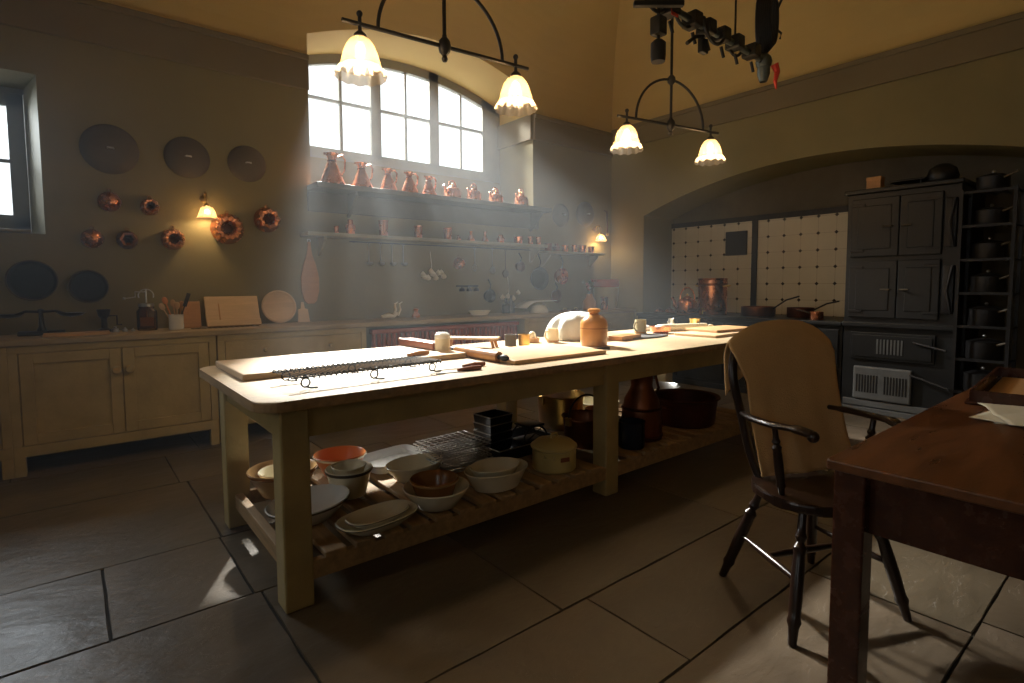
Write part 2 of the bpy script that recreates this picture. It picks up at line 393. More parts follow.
def flagstones():
    rows = [-2.6, -1.7, -1.0, -.35, .42, .98, 1.45, 2.34, 2.98, 4.0, 4.7, 5.3]
    fixed = {6: [.56, 1.42, 2.75, 4.0, 5.3], 7: [.06, .53, 1.7, 3.1, 4.4, 5.4], 8: [-.9, .54, 1.9, 3.3, 4.7], 4: [.1, 1.35, 2.45, 3.6, 4.6], 5: [.5, 1.55, 3.0, 4.1, 5.2]}
    bm = bmesh.new(); lay = bm.loops.layers.float_color.new('tone')
    rnd = random.Random(3)
    XR = XW+.68
    for i in range(len(rows)-1):
        js = fixed.get(i)
        if js is None:
            js = []; x = XL+rnd.uniform(.3, .9)
            while x < XR-.4: js.append(x); x += rnd.uniform(.7, 1.5)
        else:
            js = [XL+.9+.0*i] + js if js[0] > XL+1.2 else js
        js = [XL] + js + [XR]
        for a, b in zip(js, js[1:]):
            g = .0035; x0, x1, y0, y1 = a+g, b-g, rows[i]+g, rows[i+1]-g
            dz = rnd.uniform(-.002, .001)
            nx, ny = max(2, int((x1-x0)/.12)), max(2, int((y1-y0)/.12))
            per = []
            for k in range(nx): per.append((x0+(x1-x0)*k/nx, y0))
            for k in range(ny): per.append((x1, y0+(y1-y0)*k/ny))
            for k in range(nx): per.append((x1-(x1-x0)*k/nx, y1))
            for k in range(ny): per.append((x0, y1-(y1-y0)*k/ny))
            per = [(px+rnd.uniform(-.0022, .0022), py+rnd.uniform(-.0022, .0022)) for px, py in per]
            cx, cy = (x0+x1)/2, (y0+y1)/2
            top = [bm.verts.new((cx+(px-cx)*.997, cy+(py-cy)*.995, dz)) for px, py in per]
            bot = [bm.verts.new((px, py, dz-.012)) for px, py in per]
            t = rnd.uniform(.8, 1.15); col = (t*rnd.uniform(.97, 1.03), t, t*rnd.uniform(.94, 1.1), 1)
            fs = [bm.faces.new(top)]
            for k in range(len(per)):
                k2 = (k+1) % len(per); fs.append(bm.faces.new((bot[k], bot[k2], top[k2], top[k])))
            for f in fs:
                for l in f.loops: l[lay] = col
    bmesh.ops.recalc_face_normals(bm, faces=bm.faces)
    me = bpy.data.meshes.new('floor'); bm.to_mesh(me); bm.free(); me.materials.append(M['floor'])
    o = bpy.data.objects.new('floor', me); C.objects.link(o); struct(o)
    b = MB().box(XL-.3, XR+.3, YB-.3, YW+1.0, -.12, -.010).build('floor_bed', 'grout', o)
flagstones()

def big_window():
    y = 6.02; z0, zs, rise = 2.72, 3.60, .28; a, b = 1.92, 4.46; A, B = 1.84, 4.65
    def top(x): t = (x-A)/(B-A); return zs+rise*(1-(2*t-1)**2)
    fr = MB(); d = .035
    # wall infill below and right of the frame
    def bar(x0, x1, za, zb=None, dd=d):
        # vertical bar following the arch on top
        n = 6; pts = []
        fr.prism([(x0, za), (x1, za), (x1, top(x1)-.0), (x0, top(x0)-.0)], -dd, dd, mx=Matrix.Translation((0, y, 0)) @ Matrix.Rotation(PI/2, 4, 'X'))
    bar(A, 2.04, z0); bar(2.79, 2.91, z0); bar(3.56, 3.69, z0); bar(4.36, B, z0)
    fr.box(A, B, y-d, y+d, z0-.10, z0+.03)
    # arched head
    N = 40
    for k in range(N):
        x0, x1 = A+(B-A)*k/N, A+(B-A)*(k+1)/N
        fr.prism([(x0, top(x0)-.10), (x1, top(x1)-.10), (x1, top(x1)), (x0, top(x0))], -d, d, mx=Matrix.Translation((0, y, 0)) @ Matrix.Rotation(PI/2, 4, 'X'))
    f = struct(fr.build('window_1', 'winframe'))
    gb = MB()
    for x in (2.44, 3.24, 4.03): gb.prism([(x-.014, z0), (x+.014, z0), (x+.014, top(x)-.08), (x-.014, top(x)-.08)], -.02, .02, mx=Matrix.Translation((0, y, 0)) @ Matrix.Rotation(PI/2, 4, 'X'))
    for x0, x1 in ((2.0, 2.8), (2.9, 3.58), (3.68, 4.38)): gb.box(x0, x1, y-.02, y+.02, 3.26, 3.29)
    gb.build('glazing_bars', 'winframe', f)
    # glass panes
    for x0, x1 in ((2.02, 2.80), (2.90, 3.57), (3.68, 4.37)):
        MB().box(x0, x1, y-.004, y, z0+.01, top((x0+x1)/2)-.03).build('glass', 'pane', f)
    MB().box(A, B, YW-.02, YW+.72, 2.20, 2.215).build('window_board', 'band', f)
    struct(MB().box(A, B, 5.97, 6.04, 2.215, 2.63).build('wall_under_window', 'wall'))
big_window()

def side_window():
    y0, y1 = 5.76, 5.80; z0, z1 = 1.68, 2.74; xr = -.205
    fr = MB()
    fr.box(-1.7, xr, y0, y1, z0, z0+.13, .004).box(-1.7, xr, y0, y1, z1-.10, z1, .004)
    for x in (-1.7, -.95, xr-.10): fr.box(x, x+.10, y0, y1, z0, z1, .004)
    f = struct(fr.build('window_2', 'winframe'))
    MB().box(-1.7, xr, y0+.01, y1-.01, 2.21, 2.235).build('glazing_bars', 'winframe', f)
    MB().box(-1.7, xr, y0+.018, y0+.022, z0, z1).build('glass', 'pane', f)
    MB().box(-1.75, xr+.015, YW-.03, y0, 1.645, 1.665, .004).build('window_board', 'band', f)
side_window()
struct(MB().prism([(-.111, YW+.001), (-.111, 5.8), (-.205, 5.8)], 1.64, 2.78).build('trim_5', 'wall'))
struct(MB().box(-1.74, -.112, 5.76, 5.8, 2.742, 2.779).build('trim_6', 'winframe'))

for k, yc in enumerate((-1.2, 2.0)):  # frames and glass of the two added, unseen fill windows
    fr = MB(); x = XL-.22
    for a, b, c, d in ((-.6, -.53, 1.4, 2.8), (.53, .6, 1.4, 2.8), (-.025, .025, 1.4, 2.8), (-.6, .6, 1.4, 1.47), (-.6, .6, 2.73, 2.8), (-.6, .6, 2.08, 2.12)):
        fr.box(x-.02, x+.02, yc+a, yc+b, c, d)
    f = struct(fr.build('window_%d' % (k+3), 'winframe'))
    MB().box(x-.004, x, yc-.6, yc+.6, 1.4, 2.8).build('glass', 'pane', f)
# haze hanging in the daylight under the window
def haze():
    m = bpy.data.materials.new('dusty_haze'); m.use_nodes = True; n = m.node_tree.nodes; L = m.node_tree.links
    n.remove(n['Principled BSDF']); v = n.new('ShaderNodeVolumeScatter')
    v.inputs['Density'].default_value = .026; v.inputs['Anisotropy'].default_value = .25; v.inputs['Color'].default_value = (.82, .91, 1, 1)
    L.new(v.outputs[0], n['Material Output'].inputs['Volume'])
    o = MB().box(-1.0, 5.05, 2.0, 5.95, .02, 3.95).build('dusty_haze', m)
    tag(o, 'pale dusty haze lit by the daylight under the arched window', 'haze'); o['kind'] = 'stuff'
haze()

# ------------------------------------------------------------------ fitted furniture
def knob(parent, x, y, z, r=.02, m='paint', name='knob'):
    mx = Matrix.Translation((x, y, z)) @ Matrix.Rotation(PI/2, 4, 'X')
    return MB().lathe([(0, .0), (r*.55, .0), (r*.5, .02), (r*.95, .03), (r, .045), (r*.7, .058), (0, .062)], 16, mx=mx).build(name, m, parent, True)
def panel_door(parent, x0, x1, z0, z1, y, knobside, nm='door', m='paint'):
    fw = .07; mb = MB()
    mb.box(x0, x0+fw, y-.022, y, z0, z1, .003).box(x1-fw, x1, y-.022, y, z0, z1, .003)
    mb.box(x0+fw, x1-fw, y-.022, y, z1-fw, z1, .003).box(x0+fw, x1-fw, y-.022, y, z0, z0+fw, .003)
    mb.box(x0+fw-.005, x1-fw+.005, y-.006, y, z0+fw-.005, z1-fw+.005)
    d = mb.build(nm, m, parent)
    if knobside: knob(d, x1-.035 if knobside > 0 else x0+.035, y-.02, .665, .03)
    return d
YF = 4.80
def cabinet(name, label, x0, x1, kind, group='painted base cabinets'):
    t = thing(name, label, 'cabinet', (x0, 0, 0), 0, group); W = x1-x0
    b = MB(); b.box(0, W, YF, YW-.002, .16, .865)
    b.box(0, .06, YF-.02, YF+.06, 0, .20, .004).box(W-.06, W, YF-.02, YF+.06, 0, .20, .004)
    b.box(0, W, YF-.022, YF, .13, .20, .003); b.box(0, W, YF-.022, YF, .82, .865, .003)
    b.box(0, .05, YF-.022, YF, .2, .82, .003).box(W-.05, W, YF-.022, YF, .2, .82, .003)
    b.build('body', 'paint', t)
    if kind == 'doors':
        panel_door(t, .055, W/2-.003, .205, .815, YF-.002, 1); panel_door(t, W/2+.003, W-.055, .205, .815, YF-.002, -1)
    elif kind == 'drawers':
        n = 3
        for k, (a, c) in enumerate(((.62, .815), (.42, .61), (.205, .41))):
            d = MB().box(.055, W-.055, YF-.02, YF-.001, a, c, .004).build('drawer', 'paint', t)
            for x in (W*.28, W*.72): knob(d, x, YF-.018, (a+c)/2+.01, .018)
    elif kind == 'drawerdoors':
        for a, c in ((.055, W/2-.003), (W/2+.003, W-.055)):
            d = MB().box(a, c, YF-.02, YF-.001, .66, .815, .004).build('drawer', 'paint', t); knob(d, (a+c)/2, YF-.018, .74, .018)
            panel_door(t, a, c, .205, .65, YF-.002, 0)
    return t
cabinet('base_cabinet', 'cream painted cabinet at the far left edge beside the two-door cabinet', -1.4, -.33, 'doors')
cabinet('base_cabinet', 'cream painted cabinet with two panelled doors meeting at a pair of knobs', -.33, .88, 'doors')
cabinet('base_cabinet', 'cream painted chest of drawers between the two-door cabinet and the red radiator', .89, 2.13, 'drawers')
cabinet('base_cabinet', 'cream painted cabinet right of the red radiator, in the far corner', 4.06, 6.03, 'drawerdoors')
tag(MB().box(-1.5, 6.06, YF-.045, YW-.001, .866, .91, .008).build('worktop', 'counter'), 'long pale wooden worktop running along the wall under the window', 'worktop')

def radiator():
    t = thing('radiator', 'dull red cast iron column radiator under the worktop below the window', 'radiator', (2.2, 4.84, 0))
    W = 1.80; n = 34
    top = MB(); b = MB()
    for k in range(n):
        x = .03+k*(W-.06)/(n-1)
        b.lathe([(0, .10), (.018, .11), (.022, .15), (.022, .74), (.018, .79), (0, .80)], 10, (x, 0, 0))
    o = b.build('column', 'radiator', t, True); o['kind'] = 'stuff'
    MB().box(0, W, -.04, .04, .79, .835, .012).box(0, W, -.03, .03, .10, .14, .01).build('header', 'radiator', t, True)
    for x in (.05, W-.05): MB().box(x-.02, x+.02, -.04, .04, 0, .12, .005).build('foot', 'radiator', t)
radiator()

def shelf(name, label, x0, x1, y0, z, th, m, brackets):
    t = thing(name, label, 'shelf', (x0, YW, z)); W = x1-x0; D = YW-y0
    MB().box(0, W, -D, -.001, -th, 0, .005).build('board', m, t)
    for x in brackets:
        MB().prism([(0, 0), (-D*.8, 0), (-D*.8, -.03), (-.03, -D*.75), (0, -D*.8)], -.012, .012,
            mx=Matrix.Translation((x-x0, -.001, -th)) @ Matrix(((0,0,1,0),(1,0,0,0),(0,1,0,0),(0,0,0,1)))).build('bracket', m, t)
M['darkshelf'] = mat('dark_shelf_paint', (.12, .11, .085), .6, var=.2)
M['oliveshelf'] = mat('olive_shelf_paint', (.36, .32, .21), .55, var=.2)
shelf('wall_shelf', 'dark painted top shelf in front of the window carrying the copper jugs', 1.80, 4.72, 5.02, 2.20, .05, 'darkshelf', (2.2, 4.6))
tag(MB().box(1.80, 4.72, YW-.03, YW-.001, 1.96, 2.145, .004).build('rail_board', 'darkshelf'), 'dark board fixed to the wall just under the top shelf', 'rail')
shelf('wall_shelf', 'long olive shelf of small copper moulds below the jug shelf', 1.72, 4.70, 5.08, 1.75, .035, 'oliveshelf', (1.9, 4.6))
shelf('wall_shelf', 'short lower shelf of copper cups next to the far corner', 4.72, 5.80, 5.10, 1.68, .03, 'oliveshelf', (4.8, 5.7))

# ------------------------------------------------------------------ things on the back wall
def rotwall(x, z, y=YW): return Matrix.Translation((x, y, z)) @ Matrix.Rotation(PI/2, 4, 'X')   # lathe axis toward the room
def dish_cover(x, z, r, label, y=YW):
    t = thing('dish_cover', label, 'dish cover', (x, y, z), group='dull round dish covers on the wall')
    m = Matrix.Rotation(PI/2, 4, 'X')
    MB().lathe([(r, .002), (r*1.02, .010), (r*.97, .02), (r*.88, .036), (r*.6, .052), (r*.3, .058), (0, .06)], 40, mx=m).build('dome', 'dial', t, True)
    MB().tube([(-.02, -.056, 0), (-.018, -.08, 0), (.018, -.08, 0), (.02, -.056, 0)], .007).build('handle', 'steel', t, True)
dish_cover(.30, 2.31, .185, 'largest dull grey round dish cover, nearest the left window')
dish_cover(.82, 2.32, .165, 'dull grey round dish cover directly above the wall lamp')
dish_cover(1.28, 2.33, .155, 'dull grey round dish cover nearest the arched window, left of it')
dish_cover(5.13, 2.17, .15, 'dull round dish cover left of a pair above the short corner shelf')
dish_cover(5.60, 2.22, .17, 'dull round dish cover right of a pair above the short corner shelf')
def mould(x, z, r, label, n=10, kind=0, y=YW, m='copper'):
    t = thing('copper_mould', label, 'jelly mould', (x, y, z), group='copper moulds hung on the wall')
    mx = Matrix.Rotation(PI/2, 4, 'X')
    if kind == 0:
        MB().lathe([(r, .002), (r*1.02, .008), (r*.93, .03), (r*.90, .07), (r*.72, .10), (r*.50, .095), (r*.34, .06), (r*.30, .02)], 80, mx=mx, fl=(n, .07, 2)).build('ring', m, t, True)
        MB().lathe([(r*.30, .004), (0, .004)], 24, mx=mx).build('inner_cone', 'copper_deep', t, True)
    else:
        MB().lathe([(r, .002), (r*1.02, .008), (r*.92, .04), (r*.75, .075), (r*.40, .10), (0, .105)], 80, mx=mx, fl=(n, .06, 2)).build('dome', m, t, True)
    MB().tube(arc((0, -.004, r+.012), .012, 0, 360, 12)[:-1], .002, 6, True).build('hanging_ring', m, t, True)
mould(.28, 1.91, .075, 'small domed copper mould left of the upper pair on the wall', 8, 1)
mould(.54, 1.89, .065, 'small ringed copper mould right of the upper pair, left of the lamp', 9)
mould(.16, 1.62, .070, 'small domed copper mould at the left of the lower row of three', 8, 1)
mould(.38, 1.62, .070, 'dark ringed copper mould in the middle of the lower row of three', 6, m='copper_dark')
mould(.69, 1.64, .085, 'swirled copper ring mould at the right of the lower row of three', 12)
mould(1.10, 1.75, .130, 'largest fluted copper ring mould, just right of the wall lamp', 14)
mould(1.43, 1.85, .110, 'fluted copper ring mould highest on the wall beside the window shelf', 8)
mould(3.50, 1.50, .065, 'copper mould hanging alone below the long shelf', 8, 1)
def wall_lamp(x, z, label, e):
    t = thing('wall_lamp', label, 'wall lamp', (x, YW, z), group='brass wall lamps with glass shades')
    MB().lathe([(.03, 0), (.03, .01), (.012, .016), (0, .016)], 20, mx=Matrix.Translation((0, -.0, .12)) @ Matrix.Rotation(PI/2, 4, 'X')).build('wall_plate', 'brass', t, True)
    MB().tube([(0, -.01, .12)]+[(0, -.07-.05*math.cos(a), .12+.045*math.sin(a)) for a in [R(180-20*i) for i in range(10)]]+[(0, -.12, .06)], .006).build('arm', 'brass', t, True)
    MB().lathe([(.012, .07), (.02, .06), (.022, .045), (.012, .04)], 16, (0, -.12, 0)).build('gallery', 'brass', t, True)
    MB().lathe([(.022, .05), (.045, .035), (.06, 0), (.068, -.035), (.082, -.055)], 48, (0, -.12, 0), fl=(8, .05, 4)).build('shade', 'shade', t, True)
    MB().ball((0, -.12, .005), .018).build('bulb', 'bulb', t, True)
    l = light('wall_lamp_light', 'POINT', (x, YW-.12, z-.03), e, (1, .66, .32), shadow_soft_size=.03)
wall_lamp(.93, 1.87, 'small brass wall lamp with lit glass shade, between the hanging copper moulds', 5)
wall_lamp(5.80, 1.90, 'small lit wall lamp in the far corner above the short shelf', 7)
def gas_bracket():
    t = thing('gas_bracket', 'slim brass wall bracket hanging right of the corner wall lamp', 'bracket', (6.00, YW, 2.0))
    MB().tube([(0, -.001, .30), (0, -.05, .28), (0, -.06, .1), (0, -.06, -.02)], .008).build('rod', 'copper_deep', t, True)
    MB().ball((0, -.06, -.04), .025).build('finial', 'brass', t, True)
gas_bracket()

def jug(x, r, h, label, y=5.12, z=2.20):
    t = thing('copper_jug', label, 'jug', (x, y, z), group='conical copper jugs on the top shelf')
    MB().lathe([(0, 0), (r, 0), (r*1.02, .012), (r*.95, .03), (r*.62, h*.45), (r*.33, h*.74), (r*.34, h*.84), (r*.52, h), (r*.49, h), (r*.29, h*.83), (r*.27, h*.7), (0, h*.4)], 36).build('body', 'copper', t, True)
    MB().lathe([(r*.34, h*.73), (r*.38, h*.74), (r*.38, h*.77), (r*.34, h*.78)], 32).build('collar', 'copper_dark', t, True)
    MB().tube([(r*.4, 0, h*.92), (r*.85, 0, h*.98), (r*1.12, 0, h*.85), (r*1.05, 0, h*.5), (r*.72, 0, h*.3)], .008, 8).build('handle', 'copper', t, True)
    MB().prism([(-r*.40, -.02), (-r*.40, .02), (-r*.68, 0)], h*.93, h*1.0).build('spout', 'copper', t)
for x, r, h, l in ((1.98, .115, .29, 'tallest conical copper jug, at the left end of the jug shelf'),
                   (2.27, .105, .24, 'second conical copper jug from the left on the top shelf'),
                   (2.55, .090, .22, 'third conical copper jug from the left on the top shelf'),
                   (2.79, .090, .215, 'fourth conical copper jug from the left on the top shelf'),
                   (3.02, .080, .20, 'smallest conical copper jug, beside the first copper kettle')): jug(x, r, h, l)
def kettle(x, y, z, r, h, label, group, rz=0, m='copper', hh=1.0):
    t = thing('kettle', label, 'kettle', (x, y, z), rz, group)
    MB().lathe([(0, 0), (r*.95, 0), (r, .01), (r*.97, h*.6), (r*.85, h*.8), (r*.45, h*.92), (r*.42, h*.95), (0, h*.95)], 36).build('body', m, t, True)
    l = MB().lathe([(r*.43, h*.93), (r*.43, h*.99), (r*.2, h*1.1), (0, h*1.12)], 24).build('lid', m, t, True)
    MB().ball((0, 0, h*1.18), r*.13).build('lid_knob', 'brass', l, True)
    MB().tube([(r*.9, 0, h*.3), (r*1.25, 0, h*.5), (r*1.35, 0, h*.8), (r*1.6, 0, h*.98)], [.02*r/.08, .016*r/.08, .012*r/.08, .009*r/.08], 10).build('spout', m, t, True)
    MB().tube([(-r*.7, 0, h*.8)]+[(r*.72*math.cos(a), 0, h*(.95+.55*hh*math.sin(a))) for a in [R(180-18*i) for i in range(11)]]+[(r*.7, 0, h*.8)], .006*r/.08, 8).build('handle', m, t, True)
for x, r, h, l in ((3.33, .095, .13, 'widest copper kettle on the top shelf, next to the jugs'), (3.62, .080, .13, 'second copper kettle from the left on the top shelf'),
                   (3.93, .085, .12, 'third copper kettle from the left on the top shelf'), (4.32, .085, .14, 'copper kettle at the right end of the top shelf')):
    kettle(x, 5.14, 2.20, r, h, l, 'copper kettles on the top shelf', rz=R(200))
def cup(x, y, z, r, h, label, kind=0, m='copper'):
    mb = MB()
    if kind == 0: p = [(0, 0), (r*.9, 0), (r, h*.9), (r*1.08, h), (r*.95, h), (r*.85, .008), (0, .008)]
    elif kind == 1: p = [(0, 0), (r*.85, 0), (r*.8, h*.3), (r*1.0, h*.32), (r*.9, h*.6), (r*.6, h*.64), (r*.5, h*.95), (0, h)]
    else: p = [(0, 0), (r*1.05, 0), (r*.5, h*.5), (r*.3, h*.8), (r*.45, h), (0, h)]
    mb.lathe(p, 48, (0, 0, 0), fl=((8, .06, 2) if kind == 1 else None))
    o = mb.build('copper_cup' if kind != 1 else 'copper_mould', m, smooth=True, loc=(x, y, z)); tag(o, label, 'copper cup' if kind != 1 else 'jelly mould', 'small copperware on the lower shelves')
zz = 1.75
for x, r, h, k, l in ((2.03, .022, .07, 0, 'tiny copper cup at the left end of the long shelf'), (2.17, .050, .15, 1, 'tall stepped copper mould near the left end of the long shelf'),
    (2.52, .048, .16, 0, 'tallest plain copper tumbler on the long shelf'), (2.92, .045, .13, 0, 'plain copper tumbler in the middle of the long shelf'),
    (3.29, .045, .13, 0, 'plain copper tumbler right of the shelf middle, before a funnel'), (3.43, .035, .06, 2, 'small copper funnel just left of the wider funnel on the long shelf'),
    (3.60, .05, .11, 2, 'wider copper funnel on the long shelf'), (3.80, .045, .12, 2, 'tall copper funnel on the long shelf'),
    (4.03, .05, .10, 1, 'stepped copper mould toward the right of the long shelf'), (4.30, .055, .09, 0, 'wide copper cup third from the right end of the long shelf'),
    (4.50, .032, .10, 0, 'narrow bright copper cup second from the right end of the long shelf'), (4.63, .032, .10, 0, 'narrow bright copper cup at the right end of the long shelf')):
    cup(x, 5.18, zz, r, h, l, k)
for x, r, h, k, l in ((4.82, .05, .10, 0, 'dark copper cup at the left end of the short corner shelf'), (4.96, .05, .11, 1, 'dark stepped copper mould second on the short corner shelf'),
    (5.12, .045, .09, 0, 'bright copper cup third on the short corner shelf'), (5.30, .04, .10, 0, 'copper cup fourth on the short corner shelf'),
    (5.45, .055, .10, 0, 'wide copper cup second from the right on the short corner shelf'), (5.62, .045, .09, 0, 'copper cup at the right end of the short corner shelf')):
    cup(x, 5.20, 1.68, r, h, l, k, 'copper_dark' if x < 5 else 'copper')

def hook_utensil(name, label, cat, x, z, L, r, m='steel', kind='ladle', group='utensils hung under the long shelf', y=YW-.02):
    t = thing(name, label, cat, (x, y, z), 0, group)
    MB().tube([(0, 0, L), (0, 0, L*.5), (0, 0, 0)], .005).tube(arc((0, 0, L+.012), .012, -90, 230, 12), .003, 6).build('handle', m, t, True)
    if kind == 'ladle': MB().lathe([(r, 0), (r*.9, -r*.5), (r*.5, -r*.85), (0, -r)], 20, (0, -.025, 0)).build('bowl', m, t, True)
    elif kind == 'skimmer': MB().lathe([(r, .0), (r*.9, .01), (0, .014)], 24, mx=Matrix.Translation((0, 0, -r)) @ Matrix.Rotation(PI/2, 4, 'X')).build('disc', m, t, True)
    elif kind == 'whisk':
        mb = MB()
        for k in range(4):
            a = PI*k/4; mb.tube([(r*.1*math.cos(a), r*.1*math.sin(a), 0), (r*math.cos(a)*.8, r*math.sin(a)*.8, -r), (r*math.cos(a), r*math.sin(a), -r*2), (0, 0, -r*3)], .002, 5)
            mb.tube([(-r*.1*math.cos(a), -r*.1*math.sin(a), 0), (-r*math.cos(a)*.8, -r*math.sin(a)*.8, -r), (-r*math.cos(a), -r*math.sin(a), -r*2), (0, 0, -r*3)], .002, 5)
        mb.build('wires', m, t, True)
for i, x in enumerate((2.40, 2.53, 2.66, 2.79)):
    hook_utensil('ladle', ['leftmost of four small metal ladles hanging under the long shelf', 'second of four small metal ladles hanging under the long shelf',
        'third of four small metal ladles hanging under the long shelf', 'rightmost of four small metal ladles, before the garlic'][i], 'ladle', x, 1.49, .18, .034, 'steel')
def utensil_rail():
    t = thing('utensil_rail', 'thin dark rail holding hanging utensils under the long shelf', 'rail', (2.2, YW, 1.69))
    MB().tube([(0, -.022, 0), (3.5, -.022, 0)], .005).build('rail', 'iron', t, True)
    for x in (.05, 1.7, 3.45): MB().box(x-.006, x+.006, -.022, -.001, -.006, .006).build('stay', 'iron', t)
utensil_rail()
hook_utensil('whisk', 'wire whisk hanging to the right of the copper mould', 'whisk', 3.72, 1.50, .17, .03, 'steel', 'whisk')
hook_utensil('skimmer', 'round dark skimmer hanging left of the black frying pan', 'skimmer', 4.18, 1.44, .22, .05, 'dial', 'skimmer')
hook_utensil('skimmer', 'small round skimmer hanging between the dark mould and the copper pan', 'skimmer', 3.98, 1.47, .2, .042, 'steel', 'skimmer')
def garlic(x, z, label, n=9, y=YW-.05):
    t = thing('garlic_string', label, 'garlic', (x, YW-.03, z))
    MB().tube([(0, .028, .24), (0, 0, .1), (0, 0, 0)], .004).build('string', 'bone', t)
    rnd = random.Random(n)
    for k in range(n):
        px, pz = (k/(n-1)-.5)*.26, rnd.uniform(-.05, .03)
        MB().lathe([(0, -.03), (.025, -.02), (.032, 0), (.02, .02), (.006, .035), (0, .04)], 12, (px, -.03+rnd.uniform(-.015, .01), pz)).build('bulb', 'garlic', t, True)
garlic(3.13, 1.38, 'cluster of white garlic bulbs hanging below the long shelf')
garlic(4.22, 1.13, 'small drooping string of garlic low down, left of the black frying pan', 4)
def hung_pan(x, z, r, L, label, m, d=.05, tilt=0):
    t = thing('frying_pan', label, 'pan', (x, YW-.004, z), rot=(0, R(tilt), 0), group='pans hung on the back wall')
    MB().lathe([(0, .002), (r*.82, .002), (r, d), (r*.97, d), (r*.8, .008), (0, .008)], 36, mx=Matrix.Rotation(PI/2, 4, 'X')).build('pan', m, t, True)
    MB().tube([(0, -d*.8, r*.96), (0, -d-.01, r+L*.4), (0, -.01, r+L)], [.010, .008, .010], 8, flat=.6).build('handle', 'iron', t, True)
hung_pan(4.72, 1.33, .15, .17, 'large black frying pan hanging under the end of the long shelf', 'iron')
hung_pan(4.40, 1.48, .065, .10, 'small reddish copper pan hanging left of the black frying pan', 'copper_dark')
hung_pan(5.10, 1.36, .11, .20, 'orange-lit copper pan hanging in the corner under the short shelf', 'copper', .07)
hung_pan(5.02, 1.10, .09, .08, 'dull dark pan hanging directly below the orange-lit copper pan', 'copper_dark')
hung_pan(3.92, 1.12, .08, .12, 'small dark pan hanging low between the shallow white dish and the garlic', 'iron')
def dark_mould_strip():
    t = thing('utensil_rack', 'short dark rack with three small cutters hanging right of the garlic', 'rack', (3.62, YW, 1.21))
    MB().box(-.15, .15, -.02, -.001, .02, .04, .003).build('bar', 'iron', t)
    for k in (-.1, 0, .1): MB().lathe([(.035, 0), (.03, .03), (.012, .045), (0, .045)], 16, (k, -.045, -.03)).tube([(k, -.045, .012), (k, -.018, .03)], .003, 6).build('cutter', 'tin', t, True)
dark_mould_strip()
# wooden paddle hung on wall
def paddle(x, z):
    t = thing('wooden_paddle', 'long reddish wooden paddle hanging beside the window light', 'paddle', (x, YW-.002, z))
    pts = [(-.012, .36), (-.02, .24), (-.06, .14), (-.085, .02), (-.085, -.10), (-.06, -.2), (-.03, -.23), (.03, -.23), (.06, -.2), (.085, -.10), (.085, .02), (.06, .14), (.02, .24), (.012, .36)]
    MB().prism(pts[::-1], 0, .02, bev=.004, mx=Matrix.Rotation(PI/2, 4, 'X')).build('blade', 'pin', t)
    MB().tube(arc((0, -.01, .37), .015, 0, 360, 12)[:-1], .002, 6, True).build('cord', 'bone', t, True)
paddle(1.80, 1.31)

# ------------------------------------------------------------------ things standing on the worktop
ZT = .911
def wall_tray(x, z, r, label, y, tilt):
    t = thing('round_tray', label, 'tray', (x, y, ZT), rot=(R(tilt), 0, 0), group='dark round trays leaning on the wall')
    mx = Matrix.Translation((0, 0, r)) @ Matrix.Rotation(PI/2, 4, 'X')
    MB().lathe([(0, 0), (r*.86, 0), (r, .035), (r*.985, .038), (r*.85, .006), (0, .006)], 44, mx=mx).build('tray', 'tin', t, True)
    MB().tube([(r*math.cos(a), -.037, r+r*math.sin(a)) for a in [2*PI*k/44 for k in range(44)]], .005, 6, True).build('rim', 'dial', t, True)
def hang_tray(x, z, r, label):
    t = thing('round_tray', label, 'tray', (x, YW-.002, z), group='dark round trays hung low on the wall')
    MB().lathe([(0, 0), (r*.86, 0), (r, .035), (r*.985, .038), (r*.85, .006), (0, .006)], 44, mx=Matrix.Rotation(PI/2, 4, 'X')).build('tray', 'tin', t, True)
    MB().tube([(r*math.cos(a), -.037, r*math.sin(a)) for a in [2*PI*k/44 for k in range(44)]], .005, 6, True).build('rim', 'dial', t, True)
hang_tray(-.20, 1.30, .142, 'larger dark round tray hanging above the rolling board')
hang_tray(.12, 1.255, .122, 'smaller dark round tray hanging left of the churn jar')
hang_tray(-.56, 1.29, .14, 'dark round tray cut off by the left edge of the view')
def scales(x, y):
    t = thing('balance_scales', 'black iron balance scales with hanging pan in the dark left corner', 'scales', (x, y, ZT))
    MB().box(-.13, .13, -.05, .05, 0, .03, .008).lathe([(.03, .03), (.018, .06), (.012, .16), (.02, .18), (0, .19)], 16).build('stand', 'iron', t, True)
    MB().tube([(-.17, 0, .13), (-.08, 0, .17), (0, 0, .165), (.08, 0, .17), (.17, 0, .13)], .009).build('beam', 'iron', t, True)
    for s in (-1, 1): MB().lathe([(0, 0), (.06, .008), (.085, .03), (.08, .03), (0, .014)], 24, (s*.17, 0, .125)).build('pan', 'tin', t, True)
scales(-.16, 5.12)
def weight_set():
    for k, (x, r, l) in enumerate(((.26, .022, 'largest of the small iron weights beside the churn jar'), (.32, .017, 'middle one of the small iron weights beside the churn jar'), (.37, .013, 'smallest of the iron weights beside the churn jar'))):
        o = MB().lathe([(0, 0), (r, 0), (r, r*1.2), (r*.4, r*1.4), (r*.5, r*1.9), (0, r*2)], 16).build('iron_weight', 'steel', smooth=True, loc=(x, 5.06, ZT)); tag(o, l, 'weight', 'small weights on the worktop')
weight_set()
